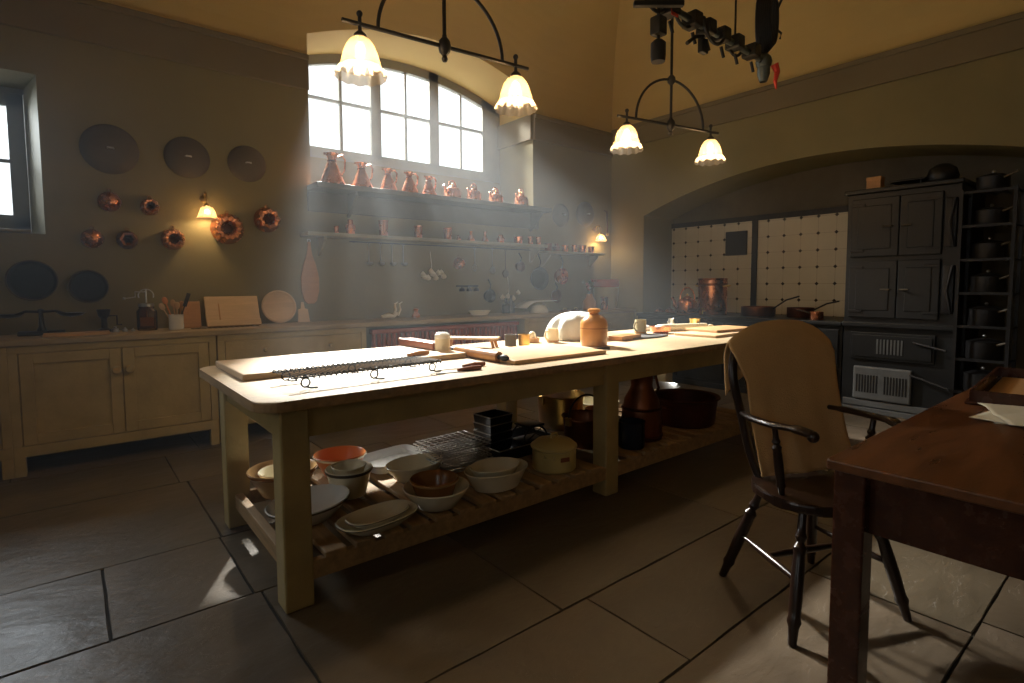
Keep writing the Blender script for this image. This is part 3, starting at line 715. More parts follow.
def grinder(x, y):
    t = thing('hand_mincer', 'dark iron hand mincer standing under the smaller round tray', 'mincer', (x, y, ZT))
    MB().lathe([(.05, 0), (.05, .012), (.02, .03), (.018, .10), (.035, .12), (.045, .17), (.04, .17), (.02, .12), (0, .12)], 20).build('body', 'iron', t, True)
    MB().tube([(.03, 0, .12), (.08, 0, .12), (.08, 0, .05), (.11, 0, .05)], .006).build('crank', 'iron', t, True)
grinder(.20, 5.17)
def board_flat(name, label, x0, x1, y0, y1, z, th, m, cat='board', rz=0, bev=.004):
    cx, cy = (x0+x1)/2, (y0+y1)/2
    o = MB().box(x0-cx, x1-cx, y0-cy, y1-cy, 0, th, bev).build(name, m, loc=(cx, cy, z), rot=(0, 0, rz)); return tag(o, label, cat)
board_flat('wooden_board', 'thin orange wooden board lying flat at the left of the worktop', -.15, .22, 4.84, 5.0, ZT, .02, 'board')
def churn(x, y):
    t = thing('butter_churn', 'glass butter churn jar with a metal crank on its lid', 'butter churn', (x, y, ZT))
    MB().lathe([(0, 0), (.065, 0), (.068, .01), (.068, .15), (.05, .17), (.05, .185), (.046, .185), (.046, .17), (.063, .148), (.063, .012), (0, .012)], 32, sq=.72).build('jar', 'jarglass', t, True)
    MB().lathe([(.052, .185), (.052, .205), (.02, .21), (0, .21)], 24).build('lid', 'steel', t, True)
    g = MB().tube(arc((.0, 0, .27), .05, 200, -20, 14), .005).tube([(0, 0, .21), (0, 0, .32)], .006).build('gear_frame', 'steel', t, True)
    MB().tube([(0, 0, .30), (-.07, 0, .30), (-.07, 0, .26), (-.13, 0, .25)], .005).ball((-.14, 0, .25), .011).build('crank', 'steel', t, True)
    MB().tube([(0, 0, .19), (0, 0, .03)], .005).box(-.045, .045, -.004, .004, .03, .10).build('wooden_paddle', 'board', t)
churn(.47, 5.14)
def utensil_crock(x, y):
    t = thing('utensil_crock', 'white glazed crock holding wooden spoons and a knife', 'crock', (x, y, ZT))
    MB().lathe([(0, 0), (.05, 0), (.052, .015), (.052, .11), (.056, .12), (.049, .12), (.046, .01), (0, .01)], 32).build('crock', 'white', t, True)
    spec = [('wooden_spoon', 'orangehandle', -.02, .0, -22, .25), ('wooden_spoon', 'board', .01, .01, -8, .22), ('wooden_spoon', 'board', .0, -.01, 4, .20), ('wooden_spoon', 'pin', .02, .01, 14, .21), ('knife', 'iron', .02, -.01, 24, .26), ('wooden_spoon', 'board_light', -.03, .02, -34, .21)]
    lab = ['orange handled spoon leaning left in the white crock', 'pale wooden spoon second from the left in the crock', 'short wooden spoon standing upright in the crock', 'brown wooden spoon leaning right in the crock', 'dark bladed spatula leaning right in the crock', 'palest wooden spoon leaning far left in the crock']
    for (nm, m, dx, dy, a, L), lb in zip(spec, lab):
        u = thing(nm, lb, 'spoon' if nm != 'knife' else 'spatula', (x+dx*.4, y+dy, ZT+.02), rot=(0, R(a)*.75, 0), group='utensils in the crock')
        MB().tube([(0, 0, 0), (0, 0, L-.05)], .005).build('handle', m, u, True)
        if nm != 'knife': MB().ball((0, 0, L-.03), .02, 1, .35, 1.5).build('bowl', m, u, True)
        else: MB().box(-.014, .014, -.002, .002, L-.09, L+.02, .001).build('blade', m, u)
utensil_crock(.655, 5.05)
def lean_board(name, label, x, y, w, h, th, tilt, m, batten=False, yaw=0):
    t = thing(name, label, 'board', (x, y, ZT), rot=(R(-tilt), 0, yaw))
    MB().box(-w/2, w/2, 0, th, 0, h, .004).build('panel', m, t)
    if batten:
        MB().box(-w/2, w/2, -.022, 0, .0, .055, .003).build('ledge', m, t)
        MB().box(-w/2+.10, -w/2+.108, -.004, 0, .06, h*.75).build('groove', 'pin', t)
    return t
lean_board('leaning_board', 'narrow reddish board leaning on the wall behind the utensil crock', .785, 5.16, .13, .22, .02, -12+24, 'pin')
lean_board('pastry_board', 'large pale pastry board with a ledge leaning against the wall', 1.09, 5.10, .42, .275, .02, 22, 'board_light', True)
def wire_stand():
    t = thing('wire_trivet', 'twisted wire trivet at the foot of the pastry board', 'trivet', (1.0, 4.93, ZT))
    mb = MB(); mb.tube([(-.26+.02*k, 0 if k % 2 else .02, .006) for k in range(26)], .003, 5)
    mb.build('wire', 'iron', t, True)
wire_stand()
def round_platter():
    t = thing('wooden_platter', 'round turned wooden platter leaning against the wall', 'platter', (1.49, 5.19, ZT), rot=(R(-13), 0, 0))
    mx = Matrix.Translation((0, 0, .155)) @ Matrix.Rotation(PI/2, 4, 'X'); r = .152
    MB().lathe([(0, -.02), (r*.9, -.02), (r, .0), (r, .012), (r*.92, .014), (r*.80, .004), (0, .0)], 48, mx=mx).build('dish', 'board_light', t, True)
round_platter()
def small_bat():
    t = thing('butter_paddle', 'small pale butter paddle standing beside the round platter', 'paddle', (1.70, 5.2, ZT), rot=(R(-10), 0, 0))
    MB().prism([(-.055, 0), (.055, 0), (.045, .12), (.014, .13), (.012, .19), (-.012, .19), (-.014, .13), (-.045, .12)], 0, .015, .003, mx=Matrix.Rotation(PI/2, 4, 'X')).build('blade', 'board_light', t)
small_bat()
def bones():
    t = thing('carved_bone', 'small white jawbone with antler shapes on the worktop below the window', 'bone', (2.58, 5.12, ZT))
    MB().tube([(-.13, 0, .02), (-.06, -.01, .035), (0, 0, .02), (.05, 0, .06)], [.02, .03, .022, .012], 10).build('jaw', 'bone', t, True)
    for s in (0, .05): MB().tube([(.0+s, 0, .03), (.03+s, 0, .09), (.02+s, 0, .15), (.06+s, .01, .17)], [.014, .012, .01, .004], 8).build('prong', 'bone', t, True)
bones()
tag(MB().lathe([(0, 0), (.04, 0), (.045, .02), (.02, .06), (.03, .09), (0, .1)], 20).build('ornament', 'orange', smooth=True, loc=(2.86, 5.15, ZT)), 'small orange ornament right of the white bone on the worktop', 'ornament')
def boat_dish():
    t = thing('boat_dish', 'shallow white dish on the worktop under the small dark rack', 'dish', (3.62, 5.05, ZT))
    MB().lathe([(0, 0), (.10, 0), (.15, .05), (.145, .052), (.09, .01), (0, .01)], 36, sx=1, sy=.5).build('dish', 'cream', t, True)
boat_dish()
def bottle(x, y, z, r, h, m, label, group=None, name='glass_bottle'):
    o = MB().lathe([(0, 0), (r, 0), (r, h*.55), (r*.4, h*.72), (r*.35, h*.95), (r*.45, h*.96), (r*.45, h), (0, h)], 24).build(name, m, smooth=True, loc=(x, y, z)); return tag(o, label, 'bottle', group)
bottle(4.08, 5.15, ZT, .05, .18, 'tin', 'dark bottle on the worktop left of the white scale, foremost left', 'dark bottles by the scale')
bottle(4.20, 5.2, ZT, .045, .21, 'slate', 'slimmer grey bottle between the dark bottle and the white scale', 'dark bottles by the scale')
def kitchen_scale():
    t = thing('kitchen_scale', 'white enamel kitchen scale with a flat tilted tray', 'scale', (4.48, 5.0, ZT))
    MB().lathe([(0, 0), (.13, 0), (.125, .03), (.09, .08), (.05, .10), (0, .10)], 36, sy=.8).build('base', 'white', t, True)
    MB().grid(lambda u, v: (-.30+.50*u, -.11+.22*v, .115+(.035 if u > .4 else .035-.08*(1-u/.4)**2)), 12, 2).build('tray', 'white', t, True)
    t.children[-1].modifiers.new('s', 'SOLIDIFY').thickness = .012
kitchen_scale()
for i, (x, l) in enumerate(((4.92, 'left one of two small copper lids lying on the worktop by the scale'), (5.12, 'right one of two small copper lids lying on the worktop by the flower jar'))):
    t = thing('copper_dish', l, 'dish', (x, 5.0, ZT), group='copper lids on the worktop')
    MB().lathe([(.08, 0), (.08, .008), (.02, .02), (0, .02)], 28).build('plate', 'copper', t, True)
    MB().tube([(-.03, 0, .016), (-.02, 0, .04), (.02, 0, .04), (.03, 0, .016)], .004).build('handle', 'brass', t, True)
def flower_jar():
    t = thing('flower_jar', 'buff stoneware jar with a narrow neck beside the big crock', 'jar', (5.36, 4.98, ZT))
    MB().lathe([(0, 0), (.085, 0), (.09, .02), (.088, .12), (.05, .17), (.04, .20), (.045, .215), (.03, .215), (.03, .17), (0, .17)], 32).build('body', 'stone', t, True)
    f = thing('dried_flowers', 'bunch of dark red dried flowers standing in the stoneware jar', 'flowers', (5.36, 4.98, ZT+.18))
    rnd = random.Random(5)
    for k in range(9):
        a = rnd.uniform(0, 2*PI); s = rnd.uniform(.02, .10); h = rnd.uniform(.10, .22); e = (s*math.cos(a), s*math.sin(a), h)
        st = MB().tube([(0, 0, 0), (e[0]*.4, e[1]*.4, h*.5), e], .003, 5).build('stem', 'leaf', f)
        MB().ball(e, .022, 1, 1, 1.1, 10).build('flower_head', 'flower' if k % 3 else 'leaf', st, True)
flower_jar()
tag(MB().lathe([(0, 0), (.045, 0), (.05, .16), (.056, .17), (.047, .17), (.043, .01), (0, .01)], 28).build('copper_beaker', 'copper', smooth=True, loc=(5.62, 4.95, ZT)), 'straight copper beaker in front of the big red rimmed crock', 'beaker')
def big_crock():
    t = thing('stoneware_crock', 'large buff stoneware crock with a glossy red rim in the corner', 'crock', (5.80, 5.08, ZT))
    MB().lathe([(0, 0), (.13, 0), (.14, .02), (.17, .20), (.175, .27), (.165, .30)], 44).build('body', 'crock', t, True)
    MB().lathe([(.165, .30), (.172, .305), (.18, .34), (.175, .37), (.182, .395), (.17, .41), (.155, .40), (.15, .32), (0, .30)], 44).build('rim', 'redglaze', t, True)
big_crock()

# ------------------------------------------------------------------ the big kitchen table
TT = .83
def round_rect(x0, x1, y0, y1, r, n=6):
    out = []
    for cx, cy, a in ((x1-r, y1-r, 0), (x0+r, y1-r, 90), (x0+r, y0+r, 180), (x1-r, y0+r, 270)):
        for k in range(n+1):
            t = R(a+90*k/n); out.append((cx+r*math.cos(t), cy+r*math.sin(t)))
    return out
def kitchen_table():
    X0, X1, Y0, Y1 = .50, 4.72, 2.05, 3.24
    t = thing('kitchen_table', 'long cream painted kitchen table with scrubbed top and slatted lower shelf', 'table', ((X0+X1)/2, (Y0+Y1)/2, 0))
    cx, cy = (X0+X1)/2, (Y0+Y1)/2
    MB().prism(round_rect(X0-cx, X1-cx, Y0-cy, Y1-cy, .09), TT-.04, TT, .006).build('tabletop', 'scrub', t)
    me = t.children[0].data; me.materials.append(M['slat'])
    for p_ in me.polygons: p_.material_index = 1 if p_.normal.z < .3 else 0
    f = MB(); a = .10
    f.box(X0+a-cx, X1-a-cx, Y0+.07-cy, Y0+.10-cy, .665, TT-.04, .003).box(X0+a-cx, X1-a-cx, Y1-.10-cy, Y1-.07-cy, .70, TT-.04, .003)
    f.box(X0+a-cx, X0+a+.03-cx, Y0+.09-cy, Y1-.09-cy, .665, TT-.04, .003).box(X1-a-.03-cx, X1-a-cx, Y0+.09-cy, Y1-.09-cy, .665, TT-.04, .003)
    f.build('apron', 'paint', t)
    for lx in (.64, 2.46, 4.38):
        for ly in (2.12, 3.07):
            MB().box(lx-.055-cx, lx+.055-cx, ly-.055+.03-cy, ly+.055+.03-cy, 0, TT-.045, .008).build('leg', 'paint', t)
    for ly in (2.10, 3.06): MB().box(.66-cx, 4.36-cx, ly-cy, ly+.035-cy, .10, .175, .004).build('shelf_rail', 'slat', t)
    for lx in (.64, 4.36): MB().box(lx-.02-cx, lx+.02-cx, 2.15-cy, 3.10-cy, .10, .175, .004).build('shelf_rail', 'slat', t)
    rnd = random.Random(2); x = .74
    while x < 4.28:
        if abs(x+.045-2.46) > .10:
            MB().box(x-cx, x+.088-cx, 2.085-cy+rnd.uniform(-.005, .005), 3.10-cy, .176, .199, .005).build('slat', 'slat', t)
        x += .1265
kitchen_table()

# --- on the table top
def on(z=0): return TT+.001+z
def big_pastry_board():
    o = MB().box(-.60, .60, -.29, .29, 0, .03, .006).build('pastry_board', 'board_light', loc=(1.18, 2.90, on()))
    tag(o, 'big pale pastry board at the left end of the kitchen table, sunlit', 'board')
big_pastry_board()
board_flat('rolling_board', 'long wooden board overhanging the front edge in the table middle', 1.80, 2.52, 2.20, 2.72, on(), .022, 'board')
def cooling_rack():
    t = thing('cooling_rack', 'long raised wire cooling rack at the front left of the table', 'rack', (1.03, 2.36, on(.0)), R(3))
    L, Wd, z = .36, .11, .05
    mb = MB()
    for s in (-1, 1): mb.tube([(-L, s*Wd, z), (L, s*Wd, z)], .0035, 6)
    for k in range(40):
        x = -L+2*L*k/39; mb.tube([(x, -Wd, z+.004), (x, Wd, z+.004)], .0019, 5)
    for s in (-1, 1):
        pts = []
        for k in range(161):
            a = k/160*2*PI*30; pts.append((-L+2*L*k/160, s*Wd+.009*math.cos(a), z+.009*math.sin(a)))
        mb.tube(pts, .0028, 5)
    o = mb.build('wire_grid', 'iron', t, True)
    for x in (-L*.85, 0, L*.85):
        for s in (-1, 1): MB().tube(arc((x, s*Wd, z-.022), .018, 0, 360, 14)[:-1], .0034, 5, True).tube([(x, s*Wd, z-.038), (x+.02, s*Wd, .004), (x+.05, s*Wd, .003)], .0034, 5).build('foot', 'iron', t, True)
cooling_rack()
def knife(x, y, rz, label, L=.24, hm='pin', w=.014):
    t = thing('kitchen_knife', label, 'knife', (x, y, on()), rz, 'knives on the kitchen table')
    MB().prism([(0, -w), (L, -w*.4), (L+.02, w*.6), (0, w)], 0, .003).build('blade', 'steel', t)
    MB().tube([(-.13, 0, .010), (-.07, 0, .011), (0, 0, .008)], [.011, .012, .008], 10).build('handle', hm, t, True)
knife(1.45, 2.21, R(175), 'nearest steel tool with a red wooden handle by the rack end', .10, 'redwood')
knife(1.54, 2.30, R(176), 'red handled tool just behind the nearest one by the rack end', .14, 'redwood')
def long_knife():
    t = thing('palette_knife', 'long palette knife with brown handle on the pastry board behind the rack', 'knife', (1.42, 2.66, on(.031)), R(185))
    MB().prism([(0, -.012), (.42, -.01), (.44, 0), (.42, .01), (0, .012)], 0, .003).build('blade', 'steel', t)
    MB().tube([(-.14, 0, .012), (-.07, 0, .013), (0, 0, .009)], [.012, .014, .009], 10).build('handle', 'pin', t, True)
long_knife()
def rolling_pin(x, y, rz, L, r, label, m='pin', z=0, ends='iron'):
    t = thing('rolling_pin', label, 'rolling pin', (x, y, on(z)), rz, 'rolling pins on the kitchen table')
    mx = Matrix.Translation((0, 0, r)) @ Matrix.Rotation(PI/2, 4, 'Y')
    MB().lathe([(0, -L/2), (r*.96, -L/2), (r, -L/2+.01), (r, L/2-.01), (r*.96, L/2), (0, L/2)], 28, mx=mx).build('barrel', m, t, True)
    for s in (-1, 1):
        mb = MB(); mb.lathe([(0, 0), (r*.45, 0), (r*.3, .012), (r*.6, .04), (r*.6, .06), (r*.3, .08), (0, .085)], 18, mx=mx @ Matrix.Translation((0, 0, s*L/2)) @ (Matrix.Rotation(PI, 4, 'X') if s < 0 else Matrix.Identity(4)))
        mb.build('handle', ends, t, True)
rolling_pin(1.80, 2.54, R(-91), .42, .030, 'thick orange rolling pin lying toward the table front edge')
rolling_pin(4.30, 2.84, R(-22), .46, .032, 'white floured rolling pin near the far right end of the table', 'cream', ends='cream')
def pin_box():
    t = thing('wooden_block', 'long narrow red-brown wooden block lying on the big pastry board', 'block', (1.71, 3.02, on(.031)), R(-88))
    MB().box(-.20, .20, -.045, .045, 0, .045, .006).build('block', 'redwood', t)
    MB().tube([(-.20, 0, .03), (-.27, 0, .03)], .012, 10).build('handle', 'pin', t, True)
pin_box()
def tankard(x, y, r, h, label, m='cream', rz=PI, band='stone', z=0):
    t = thing('mug', label, 'mug', (x, y, on(z)), rz, 'mugs on the kitchen table')
    MB().lathe([(0, 0), (r, 0), (r, h*.86), (r*.94, h), (r*.84, h), (r*.86, .008), (0, .008)], 32).build('body', m, t, True)
    MB().lathe([(r*1.01, h*.06), (r*1.03, h*.08), (r*1.03, h*.13), (r*1.01, h*.15)], 32).build('band', band, t, True)
    MB().tube([(r*.95, 0, h*.82), (r*1.5, 0, h*.8), (r*1.75, 0, h*.5), (r*1.4, 0, h*.25), (r*.95, 0, h*.2)], .007, 8).build('handle', m, t, True)
def shaker():
    t = thing('flour_shaker', 'tall cream flour shaker standing between the wooden block and rolling pin', 'shaker', (1.73, 2.80, on()))
    MB().lathe([(0, 0), (.046, 0), (.046, .10), (.040, .112), (0, .112)], 32).build('body', 'cream', t, True)
    MB().lathe([(.043, .10), (.047, .104), (.045, .125), (.03, .138), (0, .14)], 32).build('lid', 'white', t, True)
shaker()
def bench_stand():
    t = thing('wooden_stand', 'low wooden stand with splayed legs behind the orange rolling pin', 'stand', (2.10, 3.03, on()), R(-50))
    MB().box(-.19, .19, -.06, .06, .055, .07, .004).build('top', 'board_light', t)
    for sx in (-1, 1):
        for sy in (-1, 1): MB().tube([(sx*.15, sy*.045, .056), (sx*.165, sy*.05, 0)], .011, 8).build('leg', 'pin', t, True)
bench_stand()
def cutters():
    for i, (x, y, l) in enumerate(((2.36, 2.93, 'left one of two touching metal pastry cutters on the table'), (2.44, 2.88, 'right one of two touching metal pastry cutters on the table'))):
        o = MB().lathe([(.040, 0), (.040, .075), (.043, .078), (.037, .078), (.037, 0), (.040, 0)], 28).build('pastry_cutter', 'brass' if i else 'dial', smooth=True, loc=(x, y, on(.0))); tag(o, l, 'cutter', 'pastry cutters on the table')
cutters()
def egg_dish():
    t = thing('small_tub', 'little round wooden tub on the table, holding one egg', 'tub', (2.62, 3.00, on()))
    MB().lathe([(0, 0), (.052, 0), (.055, .035), (.045, .035), (.04, .01), (0, .01)], 28).build('tub', 'board', t, True)
    o = MB().ball((0, 0, 0), .028, 1, 1, 1.25, 16).build('egg', 'cream', smooth=True, loc=(2.62, 3.00, on(.046))); tag(o, 'cream egg sitting in the little wooden tub', 'egg')
egg_dish()
tankard(2.74, 2.91, .045, .10, 'cream mug with its handle to the left, beside the muslin cover')
tankard(3.66, 2.83, .048, .115, 'grey-white mug standing on the slate at the right of the table', 'crock', z=.013)
def muslin():
    def f(u, v):
        a = 2*PI*u; r = .25*math.sin(v*PI/2)**.8
        z = .205*max(0, math.cos(v*PI/2))**.75+.003
        k = 1+.06*math.sin(7*a+2*v)*v+.04*math.sin(13*a)*v
        return (r*k*math.cos(a), r*k*.8*math.sin(a), z*(1+.06*math.sin(5*a)*v))
    o = MB().grid(f, 96, 16).build('muslin_cover', 'muslin', smooth=True, loc=(3.08, 3.00, on()))
    o.modifiers.new('s', 'SOLIDIFY').thickness = .003
    tag(o, 'domed white muslin cloth cover behind the stoneware bottle', 'cloth cover')
muslin()
def stone_bottle():
    t = thing('stoneware_bottle', 'fat orange-brown stoneware bottle at the middle of the table front', 'bottle', (2.80, 2.56, on()))
    MB().lathe([(0, 0), (.088, 0), (.092, .012), (.093, .15), (.086, .175), (.055, .205), (.034, .215), (.031, .225), (.042, .232), (.042, .250), (.030, .255), (0, .255)], 44).build('body', 'stone', t, True)
    MB().lathe([(.0935, .118), (.0945, .121), (.0935, .124)], 44).build('incised_ring', 'brown', t, True)
stone_bottle()
def fork():
    t = thing('carving_fork', 'dark two-pronged fork lying in front of the stoneware bottle', 'fork', (2.56, 2.36, on(.001)), R(-18))
    MB().tube([(.0, 0, .008), (.13, 0, .010)], [.006, .011], 8).build('handle', 'chair', t, True)
    MB().tube([(0, 0, .008), (-.10, 0, .006), (-.12, .012, .006), (-.22, .012, .006)], .003, 6).tube([(-.10, 0, .006), (-.12, -.012, .006), (-.22, -.012, .006)], .003, 6).build('prongs', 'iron', t, True)
fork()
o = MB().prism([(-.22, -.10), (.05, -.13), (.24, -.09), (.22, .11), (-.05, .13), (-.20, .09)], 0, .012, .003).build('slate_slab', 'slate', loc=(3.52, 2.72, on())); tag(o, 'thin dark slate slab on the table under the grey-white mug', 'slab')
def copper_bowl():
    t = thing('copper_bowl', 'small shallow copper bowl right of the grey-white mug on the table', 'bowl', (3.93, 2.83, on()))
    MB().lathe([(0, 0), (.06, 0), (.085, .02), (.09, .06), (.086, .06), (.08, .02), (0, .008)], 32).build('bowl', 'copper', t, True)
    o = MB().ball((0, 0, 0), .05, 1, 1, .6, 14).build('dough', 'cream', smooth=True, loc=(3.93, 2.83, on(.045))); tag(o, 'pale lump of dough resting in the small copper bowl', 'dough')
copper_bowl()
board_flat('chopping_board', 'lower of two overlapping boards at the right end of the table', 3.86, 4.62, 2.30, 2.66, on(), .02, 'board_light', rz=R(4))
board_flat('chopping_board', 'upper darker board stacked on another at the table right end', 4.10, 4.66, 2.36, 2.68, on(.022), .02, 'board', rz=R(-6))
board_flat('wooden_board', 'small flat brown block between the stoneware bottle and the slate slab', 3.14, 3.42, 2.62, 2.74, on(), .035, 'pin', rz=R(8))
def table_lumps():
    for x, y, nm, l, m, r in ((3.36, 3.14, 'butter_pat', 'pale pat of butter at the back edge of the table', 'cream', .05), (4.05, 3.08, 'flour_heap', 'small white heap of flour near the back right of the table', 'white', .055)):
        o = MB().ball((0, 0, 0), r, 1.2, 1, .5, 14).build(nm, m, smooth=True, loc=(x, y, on(r*.45))); tag(o, l, nm.split('_')[0])
table_lumps()
def small_pail():
    t = thing('brass_measure', 'small brass measure with a ring handle near the copper urn', 'measure', (4.50, 2.86, on()))
    MB().lathe([(0, 0), (.045, 0), (.048, .09), (.052, .1), (.044, .1), (.04, .01), (0, .01)], 26).build('body', 'brass', t, True)
    MB().tube([(.045, 0, .085), (.13, 0, .10), (.24, -.02, .05)], .007, 8).build('handle', 'iron', t, True)
small_pail()
def jug_silver():
    t = thing('cream_jug', 'small shiny metal jug left of the brass measure on the table', 'jug', (4.36, 3.02, on()))
    MB().lathe([(0, 0), (.028, 0), (.034, .04), (.022, .08), (.028, .10), (.024, .10), (0, .06)], 24).build('body', 'steel', t, True)
    MB().tube([(-.024, 0, .09), (-.055, 0, .07), (-.033, 0, .03)], .004).build('handle', 'steel', t, True)
jug_silver()

# --- on the lower shelf of the table
ZS = .2003
def bowl_obj(name, x, y, z, r, h, m, label, cat='bowl', group=None, sx=1, sy=1, rz=0, foot=.5, sq=0, rim=.012, lipm=None, seg=44):
    t = thing(name, label, cat, (x, y, z), rz, group)
    MB().lathe([(0, 0), (r*foot, 0), (r*(foot+.1), .006), (r*.9, h*.72), (r*.97, h*.92), (r, h), (r-rim*.3, h+.004), (r-rim, h*.97), (r*.83, h*.66), (r*foot, .012), (0, .010)], seg, sx=sx, sy=sy, sq=sq).build('vessel', m, t, True)
    if lipm: MB().lathe([(r*.975, h*.88), (r*1.01, h*.93), (r*1.012, h*.98), (r*.985, h*.985)], seg, sx=sx, sy=sy, sq=sq).build('rim', lipm, t, True)
    return t
G = 'mixing bowls and dishes on the lower shelf'
bowl_obj('mixing_bowl', .80, 2.84, ZS, .165, .13, 'cane', 'large brown banded mixing bowl half hidden behind the front left table leg', 'bowl', G, lipm='brown')
bowl_obj('pudding_basin', .80, 2.84, ZS+.035, .115, .085, 'cream', 'cream bowl nested inside the large brown mixing bowl', 'bowl', G)
bowl_obj('mixing_bowl', 1.13, 2.92, ZS, .14, .12, 'orange', 'orange glazed bowl with a pale rim behind the white basins', 'bowl', G, lipm='cream')
bowl_obj('pudding_basin', 1.05, 2.60, ZS, .115, .14, 'cream', 'white pudding basin under a smaller one, behind the front left table leg', 'bowl', G, foot=.6, lipm='dial')
bowl_obj('pudding_basin', 1.05, 2.60, ZS+.085, .085, .068, 'cream', 'smaller white pudding basin nested in the bigger white basin', 'bowl', G, foot=.6)
bowl_obj('oval_dish', .80, 2.45, ZS, .20, .085, 'white', 'wide white oval dish nearest the left end of the lower shelf', 'dish', G, sy=.78, lipm='dial', rz=R(25))
bowl_obj('pie_dish', 1.00, 2.165, ZS, .185, .055, 'cream', 'lower one of two nested dark-lined oval pie dishes at the front', 'dish', G, sy=.58, rz=R(8), sq=.75, lipm='dial')
bowl_obj('pie_dish', 1.00, 2.165, ZS+.02, .145, .045, 'cream', 'upper one of two nested dark-lined oval pie dishes at the front', 'dish', G, sy=.55, rz=R(8), sq=.75, lipm='dial')
bowl_obj('enamel_tray', 1.44, 2.90, ZS, .20, .05, 'white', 'white rectangular enamel tray at the back of the lower shelf', 'tray', G, sy=.72, sq=.35, foot=.8, rz=R(10))
bowl_obj('oval_dish', 1.42, 2.60, ZS, .17, .09, 'cream', 'cream oval dish in bright light in front of the enamel tray', 'dish', G, sy=.7, rz=R(5))
bowl_obj('mixing_bowl', 1.32, 2.21, ZS, .158, .095, 'cream', 'wide cream bowl holding a brown bowl, right of the pie dishes', 'bowl', G)
bowl_obj('pudding_basin', 1.31, 2.21, ZS+.03, .115, .105, 'brown', 'brown glazed bowl nested in the wide cream bowl', 'bowl', G, foot=.6, lipm='cane')
bowl_obj('oval_dish', 1.69, 2.22, ZS, .185, .10, 'cream', 'large cream oval bowl in the middle of the shelf front', 'dish', G, sy=.72, foot=.6)
bowl_obj('oval_dish', 1.68, 2.22, ZS+.045, .145, .072, 'cream', 'smaller cream oval bowl nested in the large cream oval bowl', 'dish', G, sy=.72, foot=.6)
def lidded_pot():
    t = thing('enamel_pot', 'pale yellow enamel pot with lid left of the middle table leg', 'pot', (2.12, 2.24, ZS))
    MB().lathe([(0, 0), (.115, 0), (.125, .012), (.125, .12), (.132, .126), (.128, .13), (0, .13)], 40).build('body', 'yellow', t, True)
    l = MB().lathe([(.134, .131), (.132, .14), (.10, .165), (.04, .18), (0, .182)], 40).build('lid', 'yellow', t, True)
    MB().tube([(-.03, 0, .175), (-.02, 0, .20), (.02, 0, .20), (.03, 0, .175)], .006).build('lid_handle', 'yellow', l, True)
    for a in (215, 35): MB().tube([(.12*math.cos(R(a-14)), .12*math.sin(R(a-14)), .10), (.155*math.cos(R(a-10)), .155*math.sin(R(a-10)), .095), (.155*math.cos(R(a+10)), .155*math.sin(R(a+10)), .095), (.12*math.cos(R(a+14)), .12*math.sin(R(a+14)), .10)], .007).build('handle', 'yellow', t, True)
    MB().box(-.028, .028, -.1275, -.1235, .07, .095, .002).build('dark_slot', 'redwood', t, rot=(0, 0, R(-14)))
lidded_pot()
def wire_racks():
    rnd = random.Random(9)
    for i in range(8):
        t = thing('wire_rack', ['bottom wire cooling rack of the stack', 'second wire cooling rack from the bottom of the stack', 'third wire cooling rack from the bottom of the stack', 'fourth wire cooling rack from the bottom of the stack',
            'fourth wire cooling rack from the top of the stack', 'third wire cooling rack from the top of the stack', 'second wire cooling rack from the top of the stack', 'topmost wire cooling rack of the stack'][i]+' on the lower shelf',
            'cooling rack', (1.70+rnd.uniform(-.015, .015), 2.66+rnd.uniform(-.015, .015), ZS+.004+i*.019), R(rnd.uniform(-5, 5)), 'stacked wire cooling racks')
        L, W = .17, .14; mb = MB()
        for k in range(9): y = -W+2*W*k/8; mb.tube([(-L, y, .004), (L, y, .004)], .0022 if 0 < k < 8 else .0035, 5)
        for k in range(9): x = -L+2*L*k/8; mb.tube([(x, -W, .007), (x, W, .007)], .0022 if 0 < k < 8 else .0035, 5)
        mb.build('wire_grid', 'steel', t, True)
        MB().tube([(L, W, .004), (L, W, -.002)], .003, 5).tube([(-L, -W, .004), (-L, -W, -.002)], .003, 5).tube([(L, -W, .004), (L, -W, -.002)], .003, 5).build('feet', 'iron', t, True)
wire_racks()
def open_tin(name, x, y, z, a, b, h, label, cat, rz=0, m='tin', flare=1.12, group=None):
    t = thing(name, label, cat, (x, y, z), rz, group)
    def ring(k, zz): return [(k*a, k*b, zz), (-k*a, k*b, zz), (-k*a, -k*b, zz), (k*a, -k*b, zz)]
    mb = MB(); bm = mb.bm
    rings = [ring(1, 0), ring(flare, h), ring(flare-.035, h), ring(.97, .006)]
    V = [[bm.verts.new(p) for p in r] for r in rings]
    bm.faces.new(V[0]); bm.faces.new(V[3])
    for A, B in zip(V, V[1:]):
        for k in range(4): bm.faces.new((A[k], A[(k+1) % 4], B[(k+1) % 4], B[k]))
    mb.build('body', m, t)
    f = flare; MB().tube([(f*a, f*b, h), (-f*a, f*b, h), (-f*a, -f*b, h), (f*a, -f*b, h)], .004, 6, True).build('rolled_rim', 'steel', t, True)
    return t
open_tin('roasting_tin', 2.16, 2.66, ZS, .225, .15, .075, 'large black roasting tin right of the wire racks', 'tin', R(2))
GL = 'black loaf tins on the roasting tin'
for k in range(4):
    open_tin('loaf_tin', 2.06, 2.74, ZS+.010+.052*k, .085, .075, .068, ['bottom black loaf tin of the tall stack of four', 'second lowest black loaf tin of the tall stack', 'second highest black loaf tin of the tall stack', 'topmost black loaf tin of the tall stack, open'][k], 'tin', R(4), group=GL, flare=1.10)
